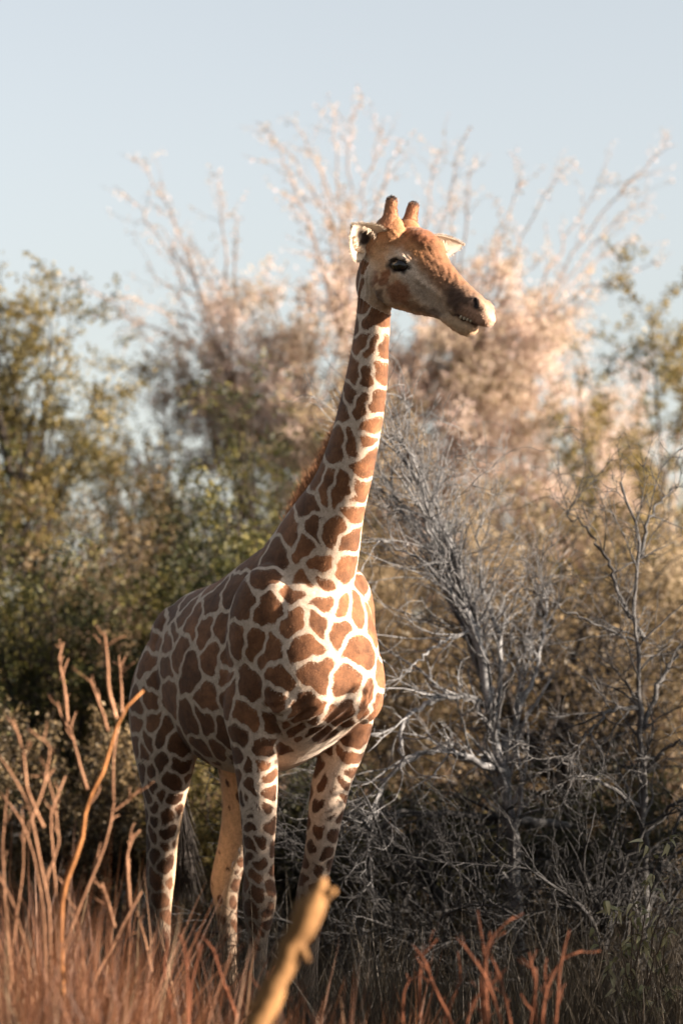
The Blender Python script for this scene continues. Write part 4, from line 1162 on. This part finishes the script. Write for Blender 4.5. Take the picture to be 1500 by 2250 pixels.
stem_shrub('short leafless orange shrub in front of the hind hoof', [
    ([(208, 2150), (248, 2078), (280, 2014), (312, 1958)], 0, 1.2),
    ([(286, 1995), (280, 1878), (292, 1840), (308, 1824)], 0, 1.1),
    ([(252, 2038), (240, 1990), (224, 1938)], 0, 1.0),
    ([(185, 2130), (178, 2060), (160, 2000)], .1, .9),
    ([(330, 2120), (318, 2060), (300, 2000)], .2, .9)], 12.7, 'dry_stem', 203)
stem_shrub('small bent orange shrub in front of the forehoof', [
    ([(412, 2190), (410, 2120), (400, 2062), (388, 2046), (376, 2054)], 0, 1.1),
    ([(520, 2235), (488, 2150), (464, 2078), (436, 2052)], 0, 1.1),
    ([(420, 2160), (444, 2074)], .1, 1.0),
    ([(380, 2230), (360, 2130), (372, 2040)], .1, 1.0),
    ([(560, 2240), (585, 2150), (600, 2120)], .1, .8)], 12.4, 'red_stem', 204)
stem_shrub('reddish leafless shrub of blunt stems left of its branching neighbour', [
    ([(993, 2250), (951, 2163), (929, 2105), (905, 2075)], 0, 1.0),
    ([(926, 2100), (945, 2080), (961, 2063)], 0, .7),
    ([(884, 2250), (887, 2179), (902, 2150)], .1, .9),
    ([(975, 2240), (1012, 2150), (1005, 2090)], .2, .7)], 12.6, 'red_stem', 205)
stem_shrub('orange leafless shrub with the widest fork in the shade', [
    ([(1103, 2250), (1063, 2142), (1031, 2094), (1001, 2059)], 0, 1.0),
    ([(1121, 2250), (1100, 2153), (1076, 2099)], .1, 1.0),
    ([(1057, 2131), (1071, 2078), (1076, 2046)], .05, .9),
    ([(1072, 2072), (1095, 2040), (1129, 2014)], .05, .9),
    ([(1060, 2067), (1052, 2030), (1049, 1998)], .15, .8),
    ([(1025, 2245), (1047, 2190), (1116, 2126)], .1, .9)], 12.3, 'red_stem', 206)
stem_shrub('reddish leafless shrub with a sideways twig beside the leafy sapling', [
    ([(1188, 2250), (1201, 2169), (1236, 2105), (1279, 2089)], 0, 1.0),
    ([(1232, 2108), (1240, 2080), (1250, 2044)], 0, .85),
    ([(1164, 2250), (1175, 2180), (1177, 2126)], .1, 1.1),
    ([(1196, 2160), (1196, 2130), (1200, 2104)], .15, .8),
    ([(1172, 2140), (1166, 2115), (1162, 2092)], .15, .8)], 12.35, 'red_stem', 207)

def broken_branch():
    Y = 10.1
    pts = [(566, 2250), (602, 2170), (636, 2092), (664, 2038), (692, 1982), (708, 1928)]
    P = np.array([at(x, y, Y) for x, y in pts])
    d = P[0] - P[1]
    foot = P[0] + d / abs(d[2]) * (P[0][2] + .04)
    P = np.concatenate([[foot], P])
    root = foot * np.array([1, 1, 0])
    P = resample(P, 40) - root
    rg = rand(77)
    P += rg.normal(size=P.shape) * .003
    t = np.linspace(0, 1, 40)
    Rr = np.interp(t, [0, .4, .6, .7, .76, .85, .93, .97, 1], [.048, .042, .039, .045, .037, .040, .047, .031, .012]) * (1 + .05 * rg.normal(size=40))
    o = empty('broken_branch', tuple(root))
    tag(o, 'thick broken yellow branch stuck slanting in the ground before the giraffe', 'branch')
    V, F = tubes(P[None], Rr[None], 14)
    V = V + rg.normal(size=V.shape) * .0015
    mesh_obj('branch', V, F, M['broken_branch'], o)
    for (x0, y0, x1, y1, r0) in ((650, 2075, 677, 2112, .026), (700, 1975, 736, 1957, .03), (560, 2225, 548, 2205, .02)):
        a, b = at(x0, y0, Y) - root, at(x1, y1, Y - .03) - root
        S = resample([a, (a + b) / 2 + np.array([0, 0, .004]), b], 8)
        V, F = tubes(S[None], (r0 * np.linspace(1, .35, 8))[None], 10)
        mesh_obj('knob', V, F, M['broken_branch'], o)
broken_branch()

# ------------------------------------------------------------------ leafy sapling at the lower right
def sapling():
    rg = rand(55)
    Y = 15.4
    root = at(1420, 0, Y) * np.array([1, 1, 0])
    o = empty('leafy_sapling', tuple(root))
    tag(o, 'grey green leafy sapling growing in the shade of the dead shrubs', 'sapling')
    tops = [(1442, 1888), (1385, 1985), (1300, 2035), (1352, 2008), (1480, 1995), (1412, 2195), (1450, 2080), (1330, 2110), (1500, 2120), (1395, 2080), (1468, 1930)]
    Ps, Rs = [], []
    for x, y in tops:
        e = at(x, y, Y + rg.normal() * .12) - root
        s = np.array([rg.normal() * .02, rg.normal() * .02, -.03])
        P = resample([s, s * .6 + e * .4 + np.array([-.04, 0, .06]), e], 16) + rg.normal(size=(16, 3)) * .004
        Ps.append(P); Rs.append(np.linspace(.007, .0022, 16))
        V, F = tubes(P[None], Rs[-1][None], 6); mesh_obj('stem', V, F, M['brown_bark'], o)
    S, Sr = sprout(np.array(Ps), np.array(Rs), 26, (.08, .2), rg, 6, (.4, 1.0), .15, .03, .35, 1, .6, .5, .0015)
    for q in range(len(S)):
        V, F = tubes(S[q:q + 1], Sr[q:q + 1], 4); mesh_obj('side_shoot', V, F, M['brown_bark'], o)
    lm = []
    for v in range(5):
        t = np.linspace(0, 1, 7)
        w = .0125 * np.sin(np.pi * t ** .8) ** .8 * (1 + .25 * v / 4)
        bend = (.3 + .3 * v) * .05 * t ** 2
        mid = np.stack([.05 * t, 0 * t, -bend], 1)
        L_ = mid + np.stack([0 * t, w, .35 * w], 1); R_ = mid + np.stack([0 * t, -w, .35 * w], 1)
        V = np.concatenate([mid, L_, R_]); i = np.arange(6)
        F = np.concatenate([np.stack([i, i + 1, i + 8, i + 7], 1), np.stack([i, i + 14, i + 15, i + 1], 1)])
        me_o = mesh_obj('leaf', V, F, M['leaf_grey'], o, attrs={'tint': np.full(len(V), v / 4)})
        lm.append(me_o.data); bpy.data.objects.remove(me_o)
    allP = [p for p in Ps] + [resample(s, 16) for s in S]
    for k in range(230):
        p = allP[rg.integers(0, len(allP))]
        j = rg.integers(6, 16)
        d = norm(rg.normal(size=3) * np.array([1, 1, .6]) + np.array([0, 0, -.15]))
        lf = bpy.data.objects.new('leaf', lm[rg.integers(0, 5)])
        COL.objects.link(lf); lf.parent = o
        lf.location = p[j]
        lf.rotation_euler = Vector(d).to_track_quat('X', 'Z').to_euler()
        lf.rotation_euler.rotate_axis('X', rg.uniform(-.8, .8))
        lf.scale = (rg.uniform(.6, 1.05),) * 3
sapling()

# ------------------------------------------------------------------ grass
def grass():
    rg = rand(88)
    n = 26000
    Y = rg.uniform(13.6, 22.5, n)
    X = rg.uniform(-.165, .165, n) * Y
    tuft = rg.normal(size=(n // 20, 2)) * .0
    k = rg.integers(0, 900, n); cx = rg.uniform(-.16, .16, 900); cy = rg.uniform(13.6, 22.5, 900)
    use = rg.random(n) < .75
    X = np.where(use, cx[k] * cy[k] + rg.normal(size=n) * .07, X); Y = np.where(use, cy[k] + rg.normal(size=n) * .07, Y)
    P = np.stack([X, Y, np.full(n, -.02)], 1)
    D = norm(np.stack([rg.normal(size=n) * .25, rg.normal(size=n) * .25, np.ones(n)], 1))
    V, F, m = blades(P, D, rg.uniform(.25, .75, n), rg.uniform(.003, .006, n), rg, .35, 3)
    tag(mesh_obj('dry_grass', V, F, M['grass_dry'], None, False, {'tint': np.repeat(rg.random(n), m)}), 'thin dry grass on the shaded ground', 'grass', kind='stuff')
    n = 6500
    nt_ = 260
    ty = rg.uniform(11.0, 13.6, nt_)
    tp = np.where(rg.random(nt_) < .78, np.abs(rg.normal(size=nt_)) * 230 - 40, rg.uniform(0, 900, nt_))
    th = np.interp(tp, [-50, 200, 450, 700, 1500], [.92, .84, .72, .60, .5]) * rg.uniform(.62, 1.15, nt_)
    k = rg.integers(0, nt_, n)
    Y = ty[k] + rg.normal(size=n) * .05
    X = (tp[k] - 750) / FPX * Y + rg.normal(size=n) * .05
    h = th[k] * rg.uniform(.6, 1.1, n)
    P = np.stack([X, Y, np.full(n, -.02)], 1)
    lean = rg.normal(size=(nt_, 2)) * .22
    D = norm(np.stack([lean[k, 0] + rg.normal(size=n) * .16, lean[k, 1] + rg.normal(size=n) * .16, np.ones(n)], 1))
    V, F, m = blades(P, D, h, rg.uniform(.005, .013, n), rg, .35, 4)
    n2_ = 420                                                  # old stalks among the blades
    k2 = rg.integers(0, nt_, n2_)
    P = np.stack([(tp[k2] - 750) / FPX * ty[k2] + rg.normal(size=n2_) * .06, ty[k2] + rg.normal(size=n2_) * .06, np.full(n2_, -.02)], 1)
    D = norm(np.stack([rg.normal(size=n2_) * .3, rg.normal(size=n2_) * .3, np.ones(n2_)], 1))
    V2, F2, m2 = blades(P, D, th[k2] * rg.uniform(.8, 1.35, n2_), rg.uniform(.009, .016, n2_), rg, .12, 4)
    F = np.concatenate([F, F2 + len(V)]); V = np.concatenate([V, V2])
    tint = np.concatenate([np.repeat(rg.random(n) * .8, m), np.repeat(rg.uniform(.6, 1, n2_), m2)])
    tag(mesh_obj('red_grass', V, F, M['grass_red'], None, False, {'tint': tint}), 'tall dry reddish grass in front of the giraffe', 'grass', kind='stuff')
grass()
